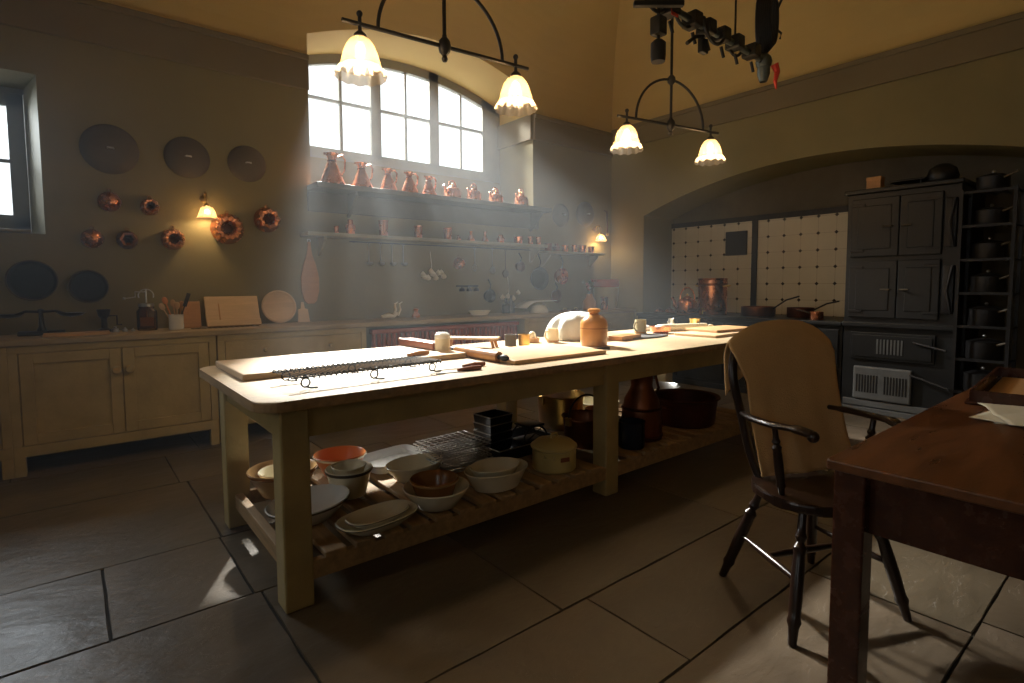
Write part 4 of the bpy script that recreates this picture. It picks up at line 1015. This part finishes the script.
def basket_tin():
    t = thing('toast_rack', 'arched black wire basket with crossed wires on the roasting tin', 'basket', (2.27, 2.63, ZS+.012), R(0))
    mb = MB()
    for s in (-1, 1):
        mb.tube(arc((0, s*.06, .05), .10, 0, 180, 14, ry=.09), .006, 6); mb.tube([(-.06, s*.06, .13), (.06, s*.06, .06)], .003, 5).tube([(.06, s*.06, .13), (-.06, s*.06, .06)], .003, 5)
    mb.box(-.07, .07, -.07, .07, .136, .15, .003)
    mb.box(-.105, .105, -.065, .065, 0, .055, .005)
    mb.build('frame', 'tin', t, True)
basket_tin()
def bail_pan(x, y, z, r, h, m, label, inner=None, hr=1.0, bail='steel'):
    t = thing('preserving_pan', label, 'pan', (x, y, z), 0, 'pans with bail handles on the lower shelf')
    MB().lathe([(0, 0), (r*.82, 0), (r*.88, .01), (r*.97, h*.94), (r*1.04, h), (r*1.02, h+.006), (r*.94, h*.96), (r*.84, .014), (0, .012)], 44).build('body', m, t, True)
    MB().tube([(-r*1.04, 0, h*.95)]+[(r*1.03*math.cos(a), .0, h+hr*math.sin(a)) for a in [R(180-15*i) for i in range(13)]], .006, 8).build('bail_handle', bail, t, True)
    for s in (-1, 1): MB().box(s*r*1.03-.012, s*r*1.03+.012, -.02, .02, h*.78, h+.01, .003).build('lug', 'brass', t)
    return t
bail_pan(2.60, 2.45, ZS, .150, .19, 'copper_dark', 'deep dark cauldron with bail handle left of the middle table leg', hr=.14, bail='iron')
bail_pan(2.80, 2.89, ZS, .178, .24, 'brass', 'bright brass preserving pan behind the dark cauldron', hr=.16)
def copper_can():
    t = thing('copper_water_can', 'tall dark copper water can standing on the shelf right of the middle leg', 'water can', (3.02, 2.32, ZS))
    MB().lathe([(0, 0), (.135, 0), (.14, .01), (.13, .20), (.115, .27), (.078, .34), (.072, .36), (.078, .43), (.085, .44), (.075, .44), (.068, .36), (0, .30)], 40).build('body', 'copper_dark', t, True)
    for z in (.015, .2): MB().lathe([(.140-.04*z, z), (.146-.04*z, z+.01), (.140-.04*z, z+.02)], 40).build('hoop', 'copper_deep', t, True)
    MB().tube([(.07, 0, .41), (.15, 0, .42), (.19, 0, .32), (.13, 0, .2)], .010, 8).build('handle', 'copper_deep', t, True)
copper_can()
def navy_pot():
    t = thing('stock_pan', 'dark iron pot with copper bottom between the middle leg and the water can', 'pot', (2.79, 2.22, ZS))
    M['navy'] = mat('navy_enamel', (.02, .028, .05), .25, 0, var=.3)
    MB().lathe([(0, 0), (.08, 0), (.085, .01), (.085, .16), (.089, .17), (.081, .17), (.077, .012), (0, .012)], 36).build('body', 'navy', t, True)
    t2 = bowl_obj('copper_pan', 2.93, 2.60, ZS, .12, .16, 'copper', 'bright copper pan glinting behind the dark pot on the shelf', 'pan', foot=.8)
    t3 = bowl_obj('enamel_basin', 3.22, 2.90, ZS, .17, .13, 'cream', 'cream basin at the back of the shelf behind the water can', 'basin', foot=.6)
navy_pot()
def cauldron():
    t = thing('copper_cauldron', 'wide dark copper cauldron at the right end of the lower shelf', 'cauldron', (3.60, 2.36, ZS))
    MB().lathe([(0, 0), (.20, 0), (.215, .015), (.235, .19), (.255, .20), (.25, .212), (.225, .20), (.205, .016), (0, .014)], 48).build('body', 'copper_deep', t, True)
    for s in (0, 180): MB().tube([(.235*math.cos(R(s-12)), .235*math.sin(R(s-12)), .14), (.29*math.cos(R(s-8)), .29*math.sin(R(s-8)), .16), (.29*math.cos(R(s+8)), .29*math.sin(R(s+8)), .16), (.235*math.cos(R(s+12)), .235*math.sin(R(s+12)), .14)], .009).build('handle', 'copper_dark', t, True)
cauldron()
bowl_obj('tin_basin', 3.95, 2.86, ZS, .19, .17, 'steel', 'shiny tinned steel basin at the back right of the lower shelf', 'basin', foot=.7)

# ------------------------------------------------------------------ windsor armchair with cloth
def windsor():
    t = thing('windsor_armchair', 'dark hoop-backed wooden armchair draped with a tan cloth, beside the desk', 'chair', (2.235, .905, 0), R(-23.6))
    pts = []
    for k in range(40):
        a = 2*PI*k/40; c, s = math.cos(a), math.sin(a)
        x = .225*math.copysign(abs(c)**.7, c)*(1.0 if s < 0 else 1-.22*s); y = -.02+.205*math.copysign(abs(s)**.75, s)
        pts.append((x, y))
    seat = MB().prism(pts, .425, .463, .010).build('seat', 'chair', t)
    def turned(a, b, name, r0=.017, rings=True, parent=t):
        A, B = Vector(a), Vector(b); n = 24; P = []; rr = []
        for i in range(n+1):
            u = i/n; P.append(A.lerp(B, u)); r = r0*(.75+.45*math.sin(PI*min(1, u*1.15))**1)
            if rings and (.70 < u < .74 or .78 < u < .81 or .14 < u < .18): r *= 1.28
            if rings and (.74 <= u <= .78): r *= .75
            rr.append(r)
        return MB().tube(P, rr, 12).build(name, 'chair', parent, True)
    F = [(-.275, -.235), (.245, -.235), (-.215, .225), (.235, .21)]; T = [(-.155, -.14), (.155, -.14), (-.125, .10), (.125, .10)]
    for f, s in zip(F, T): turned((f[0], f[1], 0), (s[0], s[1], .43), 'leg', .019)
    def at(i, z): return tuple(F[i][j]+(T[i][j]-F[i][j])*z/.43 for j in (0, 1))+(z,)
    turned(at(0, .20), at(2, .20), 'stretcher', .012, False); turned(at(1, .20), at(3, .20), 'stretcher', .012, False)
    m1 = [(a+b)/2 for a, b in zip(at(0, .20), at(2, .20))]; m2 = [(a+b)/2 for a, b in zip(at(1, .20), at(3, .20))]
    turned(m1, m2, 'stretcher', .012, False)
    ctrl = [(-.130, .115, .455), (-.170, .155, .56), (-.212, .185, .70), (-.236, .205, .82), (-.232, .225, .92), (-.190, .24, 1.00), (-.10, .25, 1.045), (0, .253, 1.055)]
    hoop = ctrl+[(-x, y, z) for x, y, z in ctrl[-2::-1]]
    hoop = [(x+.045*min(1, (z-.455)/.25), y, z) for x, y, z in hoop]
    # resample smoothly
    def cr(P, n=6):
        out = []; Q = [Vector(p) for p in P]
        for i in range(len(Q)-1):
            p0, p1, p2, p3 = Q[max(i-1, 0)], Q[i], Q[i+1], Q[min(i+2, len(Q)-1)]
            for k in range(n):
                s = k/n; out.append(.5*((2*p1)+(-p0+p2)*s+(2*p0-5*p1+4*p2-p3)*s*s+(-p0+3*p1-3*p2+p3)*s**3))
        out.append(Q[-1]); return out
    hp = cr(hoop)
    MB().tube(hp, .017, 10, flat=1.1).build('hoop', 'chair', t, True)
    for k in range(-3, 4):
        x = k*.038; xt = k*.062; zt = 1.08-.40*(xt/.243)**2*.5
        MB().tube([(x, .125, .45), ((x+xt)/2+.035, .18, .72), (xt+.045, .238, min(zt-.02, 1.035))], .0075, 8).build('spindle', 'chair', t, True)
    for s in (-1, 1):
        arm = MB().tube(cr([(s*.208+.042, .185, .715), (s*.232+.02, .09, .722), (s*.238, -.05, .73), (s*.215, -.16, .735), (s*.195, -.215, .728)]), [.014]*6+[.017]*12+[.021]*6+[.014], 12, flat=.75)
        arm.ball((s*.195, -.215, .722), .021).build('arm', 'chair', t, True)
        turned((s*.185, -.07, .455), (s*.232, -.075, .725), 'arm_post', .014)
    # cloth: from behind the hoop, over it, down the front to the seat
    HZ = [(p.x, p.y, p.z) for p in hp]
    def f(u, v):
        x = (-.255+.525*u)
        top = 1.086-.072*(abs(x-.0)/.25)**2.8-.012*max(0, -x)/.25
        if v < .22:   # back flap
            q = 1-v/.22; z = top-.22*q*(1-.1*math.sin(6*u)); y = .278+.006*math.sin(14*u)-.02*q
        else:
            q = (v-.22)/.78; z = top-(top-.475)*q; y = .225-.135*q**.9+.02*math.sin(PI*q)
            y -= .005*math.sin(11*u+2.5*q)*q+.003*math.sin(23*u-3*q)*q
        if .17 < v < .27: y = .250+.026*((.22-v)/.05); z += .012*math.cos((v-.22)/.05*PI/2)
        w = 1 if v < .25 else (1-.22*min(1, (v-.25)/.2)*(1 if x < 0 else .04)); 
        xx = x*w+ (.012*math.sin(5*v*PI) if v > .3 else 0)*u
        if x > 0 and v > .3: xx = x*w
        return (xx+.05, y-.012, z)
    c = MB().grid(f, 46, 60).build('draped_cloth', 'cloth', smooth=True, loc=(2.235, .905, 0), rot=(0, 0, R(-23.6)))
    sm = c.modifiers.new('s', 'SOLIDIFY'); sm.thickness = .005
    tag(c, 'tan linen cloth draped over the hoop back of the dark armchair', 'cloth')
windsor()

# ------------------------------------------------------------------ dark writing table on the right
DT = .76
def desk():
    X0, X1, Y0, Y1 = 1.625, 4.1, -.75, .615
    t = thing('desk', 'dark red mahogany desk in the right foreground', 'desk', ((X0+X1)/2, (Y0+Y1)/2, 0)); cx, cy = (X0+X1)/2, (Y0+Y1)/2
    MB().prism(round_rect(X0-cx, X1-cx, Y0-cy, Y1-cy, .012, 3), DT-.028, DT, .005).build('desk_top', 'mahog_top', t)
    MB().box(X0+.06-cx, X1-.06-cx, Y1-.085-cy, Y1-.06-cy, .56, DT-.028, .003).box(X0+.06-cx, X1-.06-cx, Y0+.06-cy, Y0+.085-cy, .56, DT-.028, .003)\
        .box(X0+.06-cx, X0+.085-cx, Y0+.07-cy, Y1-.07-cy, .56, DT-.028, .003).box(X1-.085-cx, X1-.06-cx, Y0+.07-cy, Y1-.07-cy, .56, DT-.028, .003).build('apron', 'mahog', t)
    for x in (X0+.018, X1-.105):
        for y in (Y0+.02, Y1-.095): MB().box(x-cx, x+.078-cx, y-cy, y+.078-cy, 0, DT-.029, .005).build('leg', 'mahog', t)
    d = MB().box(X0+.05-cx, X0+.062-cx, -.55-cy, .10-cy, .59, .71, .003).build('drawer', 'mahog', t)
    MB().lathe([(0, 0), (.016, 0), (.012, .015), (.022, .03), (0, .038)], 16, mx=Matrix.Translation((X0+.05-cx, -.22-cy, .65)) @ Matrix.Rotation(-PI/2, 4, 'Y')).build('knob', 'mahog', d, True)
desk()
def desk_tray():
    t = thing('writing_box', 'open dark wooden writing tray with brass studs on the desk', 'tray', (3.26, .375, DT+.0005), R(4))
    W, D, h = .44, .19, .058
    mb = MB(); mb.box(-W, W, -D, D, 0, .010, .002)
    mb.box(-W, W, -D, -D+.014, 0, h, .003).box(-W, W, D-.014, D, 0, h, .003).box(-W, -W+.014, -D, D, 0, h, .003).box(W-.014, W, -D, D, 0, h, .003)
    mb.box(-W-.012, W+.012, -D-.012, D+.012, 0, .012, .003)
    mb.build('tray_box', 'mahog', t)
    MB().box(-W+.04, W-.04, -D+.03, D-.03, .0101, .014).build('lining', 'board', t)
    MB().ball((-W+.30, -D-.006, .045), .012).build('brass_stud', 'brass', t, True); MB().ball((-W+.45, -D-.006, .045), .012).build('brass_stud', 'brass', t, True)
desk_tray()
def papers():
    rnd = random.Random(4)
    for i, (x, y, rz, l) in enumerate(((2.70, .33, 8, 'lowest cream sheet of the loose papers on the desk'), (2.68, .335, -10, 'middle cream sheet of the loose papers on the desk'), (2.62, .33, 22, 'topmost creased sheet of the loose papers on the desk'))):
        k = i
        def f(u, v): return ((u-.5)*.42, (v-.5)*.20, .002+.006*k+.010*(1 if k == 2 else .3)*abs(math.sin(5*u+2*v+k))*(u*(1-u)*4) + (.03*max(0, .25-u) if k == 2 else 0))
        o = MB().grid(f, 24, 10).build('paper_sheet', 'paper', smooth=True, loc=(x, y, DT+.001), rot=(0, 0, R(rz)))
        o.modifiers.new('s', 'SOLIDIFY').thickness = .0012
        tag(o, l, 'paper', 'loose papers on the desk')
papers()

# ------------------------------------------------------------------ cooking range in the arched alcove
XR0, XB = 5.95, XW+.675
def tiles():
    o = MB().box(XB-.03, XB, 2.42, 4.715, .872, 2.05).build('tile_splashback', 'tile')
    tag(o, 'cream tiled splashback with dark corner diamonds behind the hob', 'splashback')
    t = thing('tile_surround', 'black iron framing strips around and between the tile panels', 'frame', (XB-.045, 3.6, 1.0))
    mb = MB(); mb.box(-.004, .014, -.155, -.085, -.12, 1.05).box(-.004, .014, -1.18, 1.11, 1.045, 1.11)
    mb.build('strips', 'iron', t)
    MB().box(-.012, .014, -.02, .27, .62, .93, .004).build('flue_door', 'range', t)
tiles()
def hob():
    t = thing('hob', 'long black cast iron hob and oven front under the tile panels', 'stove', (XR0, 3.4, 0)); y0, y1 = 2.14-3.4, 4.66-3.4; D = XB-XR0
    MB().box(.02, D-.001, y0, y1, .06, .825).build('body', 'range', t)
    MB().box(-.02, D-.03, y0, y1, .826, .868, .008).build('hotplate', 'range', t)
    MB().box(0, .05, y0, y1, 0, .06).build('plinth', 'iron', t)
    n = 4
    for k in range(n):
        a = y0+.03+k*(y1-y0-.03)/n; b = a+(y1-y0-.03)/n-.03
        d = MB().box(-.0, .02, a, b, .42, .79, .006).build('oven_door', 'range', t)
        MB().tube([(-.001, a+.08, .63), (-.04, a+.08, .63), (-.04, a+.2, .63), (-.001, a+.2, .63)], .006).build('handle', 'steel', d, True)
        d = MB().box(-.0, .02, a, b, .09, .39, .006).build('drawer', 'range', t)
        MB().ball((-.015, (a+b)/2, .26), .016).build('knob', 'steel', d, True)
hob()
def tower():
    t = thing('range_oven', 'tall black cast iron range tower with doors and pale slotted vents', 'range', (XR0, 1.70, 0)); y0, y1 = -.45, .43; D = XB-XR0
    MB().box(.02, D-.001, y0, y1, .05, 2.10, .004).build('body', 'range', t)
    MB().box(-.035, D*.9, y0-.02, y1+.02, 2.101, 2.14, .008).build('cornice', 'range', t)
    MB().box(-.03, .03, y0, y1, .83, .875, .008).build('shelf_moulding', 'range', t)
    MB().box(-.02, .04, y0, y1, 0, .05, .004).build('plinth', 'range_grey', t)
    for za, zb in ((1.50, 2.05), (.92, 1.46)):
        for s, (a, b) in enumerate(((y0+.12, -.012), (.012-.02, y1-.04))):
            d = MB().box(-.008, .02, a, b, za, zb, .008).box(-.014, .0, a+.06, b-.06, za+.07, zb-.07, .006).build('door', 'range', t)
            yy = b-.03 if s == 0 else a+.05
            MB().tube([(-.01, yy, (za+zb)/2), (-.045, yy, (za+zb)/2), (-.045, yy+(.07 if s else -.07), (za+zb)/2)], .008).build('latch', 'dial', d, True)
            for zz in (za+.06, zb-.06):
                MB().box(-.018, -.004, (a if s == 0 else b-.12), (a+.12 if s == 0 else b), zz-.012, zz+.012, .003).build('hinge', 'iron', d)
    # ornate hinge plates on the right edge
    for za, zb in ((1.56, 1.98), (.98, 1.40)):
        MB().box(-.02, .02, y0+.02, y0+.10, za, zb, .006).tube([(-.03, y0+.03, za), (-.05, y0+.06, (za+zb)/2), (-.03, y0+.03, zb)], .010).build('strap_hinge', 'iron', t, True)
    # upper vent
    v = MB().box(-.006, .02, -.32, .36, .52, .78, .006).box(-.016, .0, -.30, .34, .545, .755, .004).build('upper_vent_plate', 'range', t)
    for k in range(8): MB().box(-.021, -.013, -.08+k*.028, -.066+k*.028, .58, .72, .001).build('slot', 'range_grey', v)
    v = MB().box(-.02, .02, -.16, .32, .13, .45, .014).build('lower_vent_door', 'range_grey', t)
    for g in (0, 1):
        for k in range(8): MB().box(-.0225, -.019, -.125+g*.235+k*.024, -.112+g*.235+k*.024, .20, .37, .001).build('slot', 'iron', v)
    MB().box(-.005, .02, y0+.02, y1-.02, .06, .12, .004).build('ash_lip', 'range_grey', t)
    for (ya, za, yb, zb) in ((-.16, .71, -.42, .66), (-.15, .41, -.45, .33)):
        MB().tube([(-.03, ya, za), (-.10, yb, zb)], .011, 10).build('damper_rod', 'iron', t, True)
tower()
def on_tower():
    t = thing('small_box', 'little orange-brown box on top of the range tower', 'box', (6.05, 1.93, 2.141))
    MB().box(-.05, .05, -.06, .06, 0, .11, .004).build('box', 'pin', t); MB().box(-.053, .053, -.063, .063, .085, .118, .004).build('lid', 'pin', t)
    t = thing('iron_trivet', 'black iron trivet lying beside the little box on the range tower', 'trivet', (6.12, 1.66, 2.141))
    MB().box(-.13, .13, -.14, .14, .04, .055, .004).tube([(.1, .1, .04), (.1, .1, 0)], .008).tube([(-.1, -.1, .04), (-.1, -.1, 0)], .008).tube([(.1, -.1, .04), (.1, -.1, 0)], .008).build('trivet', 'iron', t)
    o = MB().lathe([(0, 0), (.10, 0), (.12, .05), (.10, .12), (.05, .16), (0, .17)], 28).build('iron_pot', 'range', smooth=True, loc=(6.1, 1.42, 2.141)); tag(o, 'round grey iron pot at the right side of the range tower top', 'pot')
on_tower()
def pan_rack():
    t = thing('pan_rack', 'tall narrow black iron pan rack right of the range', 'rack', (6.02, 1.06, 0)); a, d = .17, .15
    for sx in (-1, 1):
        for sy in (-1, 1): MB().box(sx*d-.012, sx*d+.012, sy*a-.012, sy*a+.012, 0, 2.02).build('post', 'iron', t)
    zs = [.32, .60, .88, 1.16, 1.44, 1.72, 2.0]
    for i, z in enumerate(zs):
        sh = MB()
        for k in range(5): y = -a+2*a*k/4; sh.box(-d, d, y-.008, y+.008, z-.008, z)
        sh.box(-d-.004, -d+.006, -a, a, z-.012, z+.01); sh.build('shelf', 'iron', t)
    names = ['lowest', 'second lowest', 'third lowest', 'middle', 'third highest', 'second highest', 'topmost']
    for i, z in enumerate(zs):
        p = thing('saucepan', names[i]+' black saucepan on the tall pan rack', 'pan', (6.02, 1.06, z+.001), R(230), 'black saucepans on the rack')
        r = .126-.003*i; h = .19-.006*i
        MB().lathe([(0, 0), (r*.95, 0), (r, .01), (r, h*.8), (r*1.03, h*.82), (r*.5, h*.95), (0, h)], 32).build('body', 'iron', p, True)
        MB().ball((0, 0, h+.012), .014).build('knob', 'steel', p, True)
        MB().tube([(r*.98, 0, h*.7), (r+.10, .02, h*.9)], .009).build('handle', 'dial', p, True)
pan_rack()
# pots on the hob
ZH = .869
def urn():
    t = thing('copper_stockpot', 'tall shiny copper stockpot with a tap on the hob', 'stockpot', (6.20, 3.70, ZH))
    MB().lathe([(0, 0), (.165, 0), (.17, .01), (.17, .43), (.178, .44), (.17, .45), (.16, .44), (.158, .02), (0, .02)], 48).build('body', 'copper', t, True)
    MB().lathe([(.171, .36), (.175, .363), (.175, .385), (.171, .388)], 48).build('band', 'copper_dark', t, True)
    for s in (90, -90): MB().tube([(.168*math.cos(R(s-12)), .168*math.sin(R(s-12)), .35), (.215*math.cos(R(s-10)), .215*math.sin(R(s-10)), .36), (.215*math.cos(R(s+10)), .215*math.sin(R(s+10)), .36), (.168*math.cos(R(s+12)), .168*math.sin(R(s+12)), .35)], .009).build('handle', 'brass', t, True)
    MB().tube([(-.17, 0, .05), (-.22, 0, .05), (-.22, 0, .02)], .011).box(-.212, -.204, -.025, .025, .075, .087).build('tap', 'brass', t, True)
urn()
kettle(6.42, 4.20, ZH, .14, .20, 'big round copper kettle with looping handle left of the stockpot', 'kettles on the hob', rz=R(100), hh=1.3)
def saucepan(x, y, r, h, m, label, rz, L=.3, lift=.1):
    t = thing('saucepan', label, 'pan', (x, y, ZH), rz, 'saucepans on the hob')
    MB().lathe([(0, 0), (r*.97, 0), (r, .008), (r, h), (r*.97, h), (r*.95, .01), (0, .01)], 40).build('body', m, t, True)
    MB().tube([(r*.98, 0, h*.8), (r+L*.5, 0, h*.8+lift*.7), (r+L, 0, h*.8+lift)], .009, 8).build('handle', 'iron', t, True)
saucepan(6.40, 3.22, .19, .11, 'copper_dark', 'wide aged copper saucepan right of the stockpot on the hob', R(-95), .30, .15)
saucepan(6.42, 2.74, .14, .11, 'copper_deep', 'dark brown saucepan right of the wide copper saucepan', R(-80), .24, .10)
saucepan(6.10, 2.44, .065, .085, 'copper', 'little bright copper saucepan next to the range tower', R(100), .13, .03)
def hob_fruit():
    for i, (dx, dy, r, l) in enumerate(((0, 0, .04, 'leftmost small copper pot lid lying at the far left of the hob'), (.08, -.12, .045, 'second small copper pot lid at the far left of the hob'), (-.05, -.22, .035, 'third small copper lid, nearest the kettle on the hob'))):
        o = MB().lathe([(0, 0), (r*1.6, 0), (r*1.6, .01), (r*1.1, r*.9), (r*.3, r*1.2), (r*.35, r*1.5), (0, r*1.6)], 28).build('copper_mould', 'copper_dark', smooth=True, loc=(6.30+dx, 4.56+dy, ZH)); tag(o, l.replace('pot lid lying', 'mould').replace('pot lid', 'mould').replace('lid', 'mould'), 'jelly mould', 'small copper moulds on the hob')
hob_fruit()

# ------------------------------------------------------------------ hanging pendant lamps
def pendant(cx, cy, z, L, rz, label, wl, wr, e):
    t = thing('pendant_lamp', label, 'pendant lamp', (cx, cy, z), rz, 'double gas-style pendant lamps')
    h = L/2
    MB().tube([(-h-.03, 0, 0), (h+.03, 0, 0)], .011, 10).build('cross_bar', 'iron', t, True)
    MB().tube([(0, 0, -.05), (0, 0, 4.73-z)], .011, 10).build('stem', 'iron', t, True)
    MB().lathe([(0, -.085), (.012, -.08), (.018, -.065), (.012, -.05), (.03, -.03), (.036, 0), (.03, .03), (.013, .05), (.013, .06)], 20).build('boss', 'iron', t, True)
    MB().tube(arc((0, 0, 0), L*.355, 0, 180, 28, ry=.36), .010, 8).build('arch', 'iron', t, True)
    MB().lathe([(.012, .32), (.03, .34), (.034, .36), (.03, .38), (.012, .40)], 20).build('arch_boss', 'iron', t, True)
    for s, wm in ((-1, wl), (1, wr)):
        x = s*(h-.06)
        MB().tube([(x, 0, .045), (x, 0, -.06)], .010, 8).ball((x, 0, .05), .016).lathe([(.014, -.035), (.030, -.05), (.034, -.065), (.02, -.075)], 18, (x, 0, 0)).build('lamp_holder', 'iron', t, True)
        sh = MB().lathe([(.028, -.065), (.05, -.078), (.072, -.11), (.086, -.15), (.096, -.19), (.103, -.215)], 96, (x, 0, 0), fl=(12, .018, 3)).build('lamp_shade', 'shade', t, True)
        MB().lathe([(.102, -.205), (.112, -.228), (.121, -.25), (.127, -.258)], 96, (x, 0, 0), fl=(12, .045, 1, 1, .006)).build('frill', 'frill', sh, True)
        MB().ball((x, 0, -.125), .024, 1, 1, 1.35).build('bulb', 'bulb', t, True)
        w = Matrix.Rotation(rz, 4, 'Z') @ Vector((x, 0, 0))
        light('pendant_light', 'POINT', (cx+w.x, cy+w.y, z-.185), e, (1, .70, .38), shadow_soft_size=.04)
pendant(1.665, 2.63, 2.555, 1.065, R(-5), 'nearer double pendant lamp with two lit frilled shades in front of the window', 0, 0, 13)
pendant(3.91, 2.74, 2.555, 1.04, R(-11), 'farther double pendant lamp with two lit frilled shades before the alcove', 0, 0, 13)

# ------------------------------------------------------------------ lighting boom under the ceiling
def boom():
    t = thing('lighting_boom', 'grey pole boom rig with clamps and cables hanging below the ceiling', 'boom', (2.9, 2.3, 3.06))
    MB().tube([(-.6, 0, .16), (.20, 0, .06), (1.70, 0, .03)], .025, 12).build('pole', 'rigmetal', t, True)
    MB().tube([(-.1, 0, .1), (-.1, 0, 1.67)], .02, 10).tube([(1.2, 0, .05), (1.2, .0, 1.67)], .008, 8).build('hanger', 'iron', t, True)
    MB().box(-.02, .30, -.02, .02, -.045, -.01, .006, mx=Matrix.Rotation(R(-39), 4, 'Z')).build('dark_bar', 'iron', t)
    for i, x in enumerate((.35, .62, .80, 1.0, 1.2, 1.45)):
        c = MB().box(x-.05, x+.05, -.06, .06, -.0, .10, .012).tube([(x, 0, -.03), (x+.04, 0, -.10)], .012).build('clamp', 'cable', t)
    MB().tube(arc((.2, 0, .12), .13, 180, 360, 14)+arc((.52, 0, .10), .12, 180, 360, 14)+arc((.85, -.04, .08), .14, 180, 340, 12)+arc((1.25, .03, .10), .12, 190, 350, 12), .012, 8).build('cable', 'cable', t, True)
    MB().box(.72, .80, -.02, .02, -.14, -.04, .006).tube([(.56, 0, -.12), (.66, 0, -.05), (.76, 0, -.02)], .014).build('bracket', 'cable', t, True)
    MB().ball((1.66, 0, .02), .065, 1, 1, 1.1).lathe([(.03, -.14), (.05, -.08), (.05, .05), (0, .06)], 16, (1.66, 0, 0)).build('pivot_head', 'rigmetal', t, True)
    coil = MB()
    for k in range(7):
        r = .13+.008*k; coil.tube([(1.70+r*.55*math.cos(a), -.05+.015*k, .36+r*1.55*math.sin(a)) for a in [2*PI*j/26 for j in range(26)]], .014, 7, True)
    coil.tube([(1.70, 0, .55), (1.85, 0, .48), (1.95, 0, .62), (2.1, 0, .80)], .011).tube([(1.75, 0, .35), (1.95, 0, .33), (1.93, 0, .28)], .009).tube([(1.58, 0, .20), (1.60, 0, .0)], .009)
    coil.build('coiled_cable', 'cable', t, True)
    MB().tube([(1.72, -.06, .0), (1.75, -.07, -.06), (1.72, -.07, -.14), (1.74, -.07, -.2)], [.03, .022, .015, .006], 8).build('red_ribbon', 'redtape', t, True)
    MB().box(.30, .38, -.052, -.046+.0, -.02, .05, .004).build('red_tag', 'redtape', t)
    MB().box(-.22, -.06, -.06, .06, .0, .14, .01).build('teal_gel_holder', 'teal', t)
boom()
def spot_pair():
    t = thing('spot_lamp', 'small black spot lamp clamped below the boom beside the pendant stem', 'spot lamp', (3.13, 2.30, 2.80))
    MB().lathe([(0, -.07), (.045, -.07), (.05, -.03), (.05, .05), (.03, .07), (0, .07)], 20).build('lamp_body', 'cable', t, True)
    MB().tube([(0, 0, .07), (0, 0, .14)], .012).box(-.045, .045, -.04, .04, .10, .22, .012).tube([(0, 0, .22), (0, 0, .36)], .012).build('yoke', 'cable', t, True)
spot_pair()
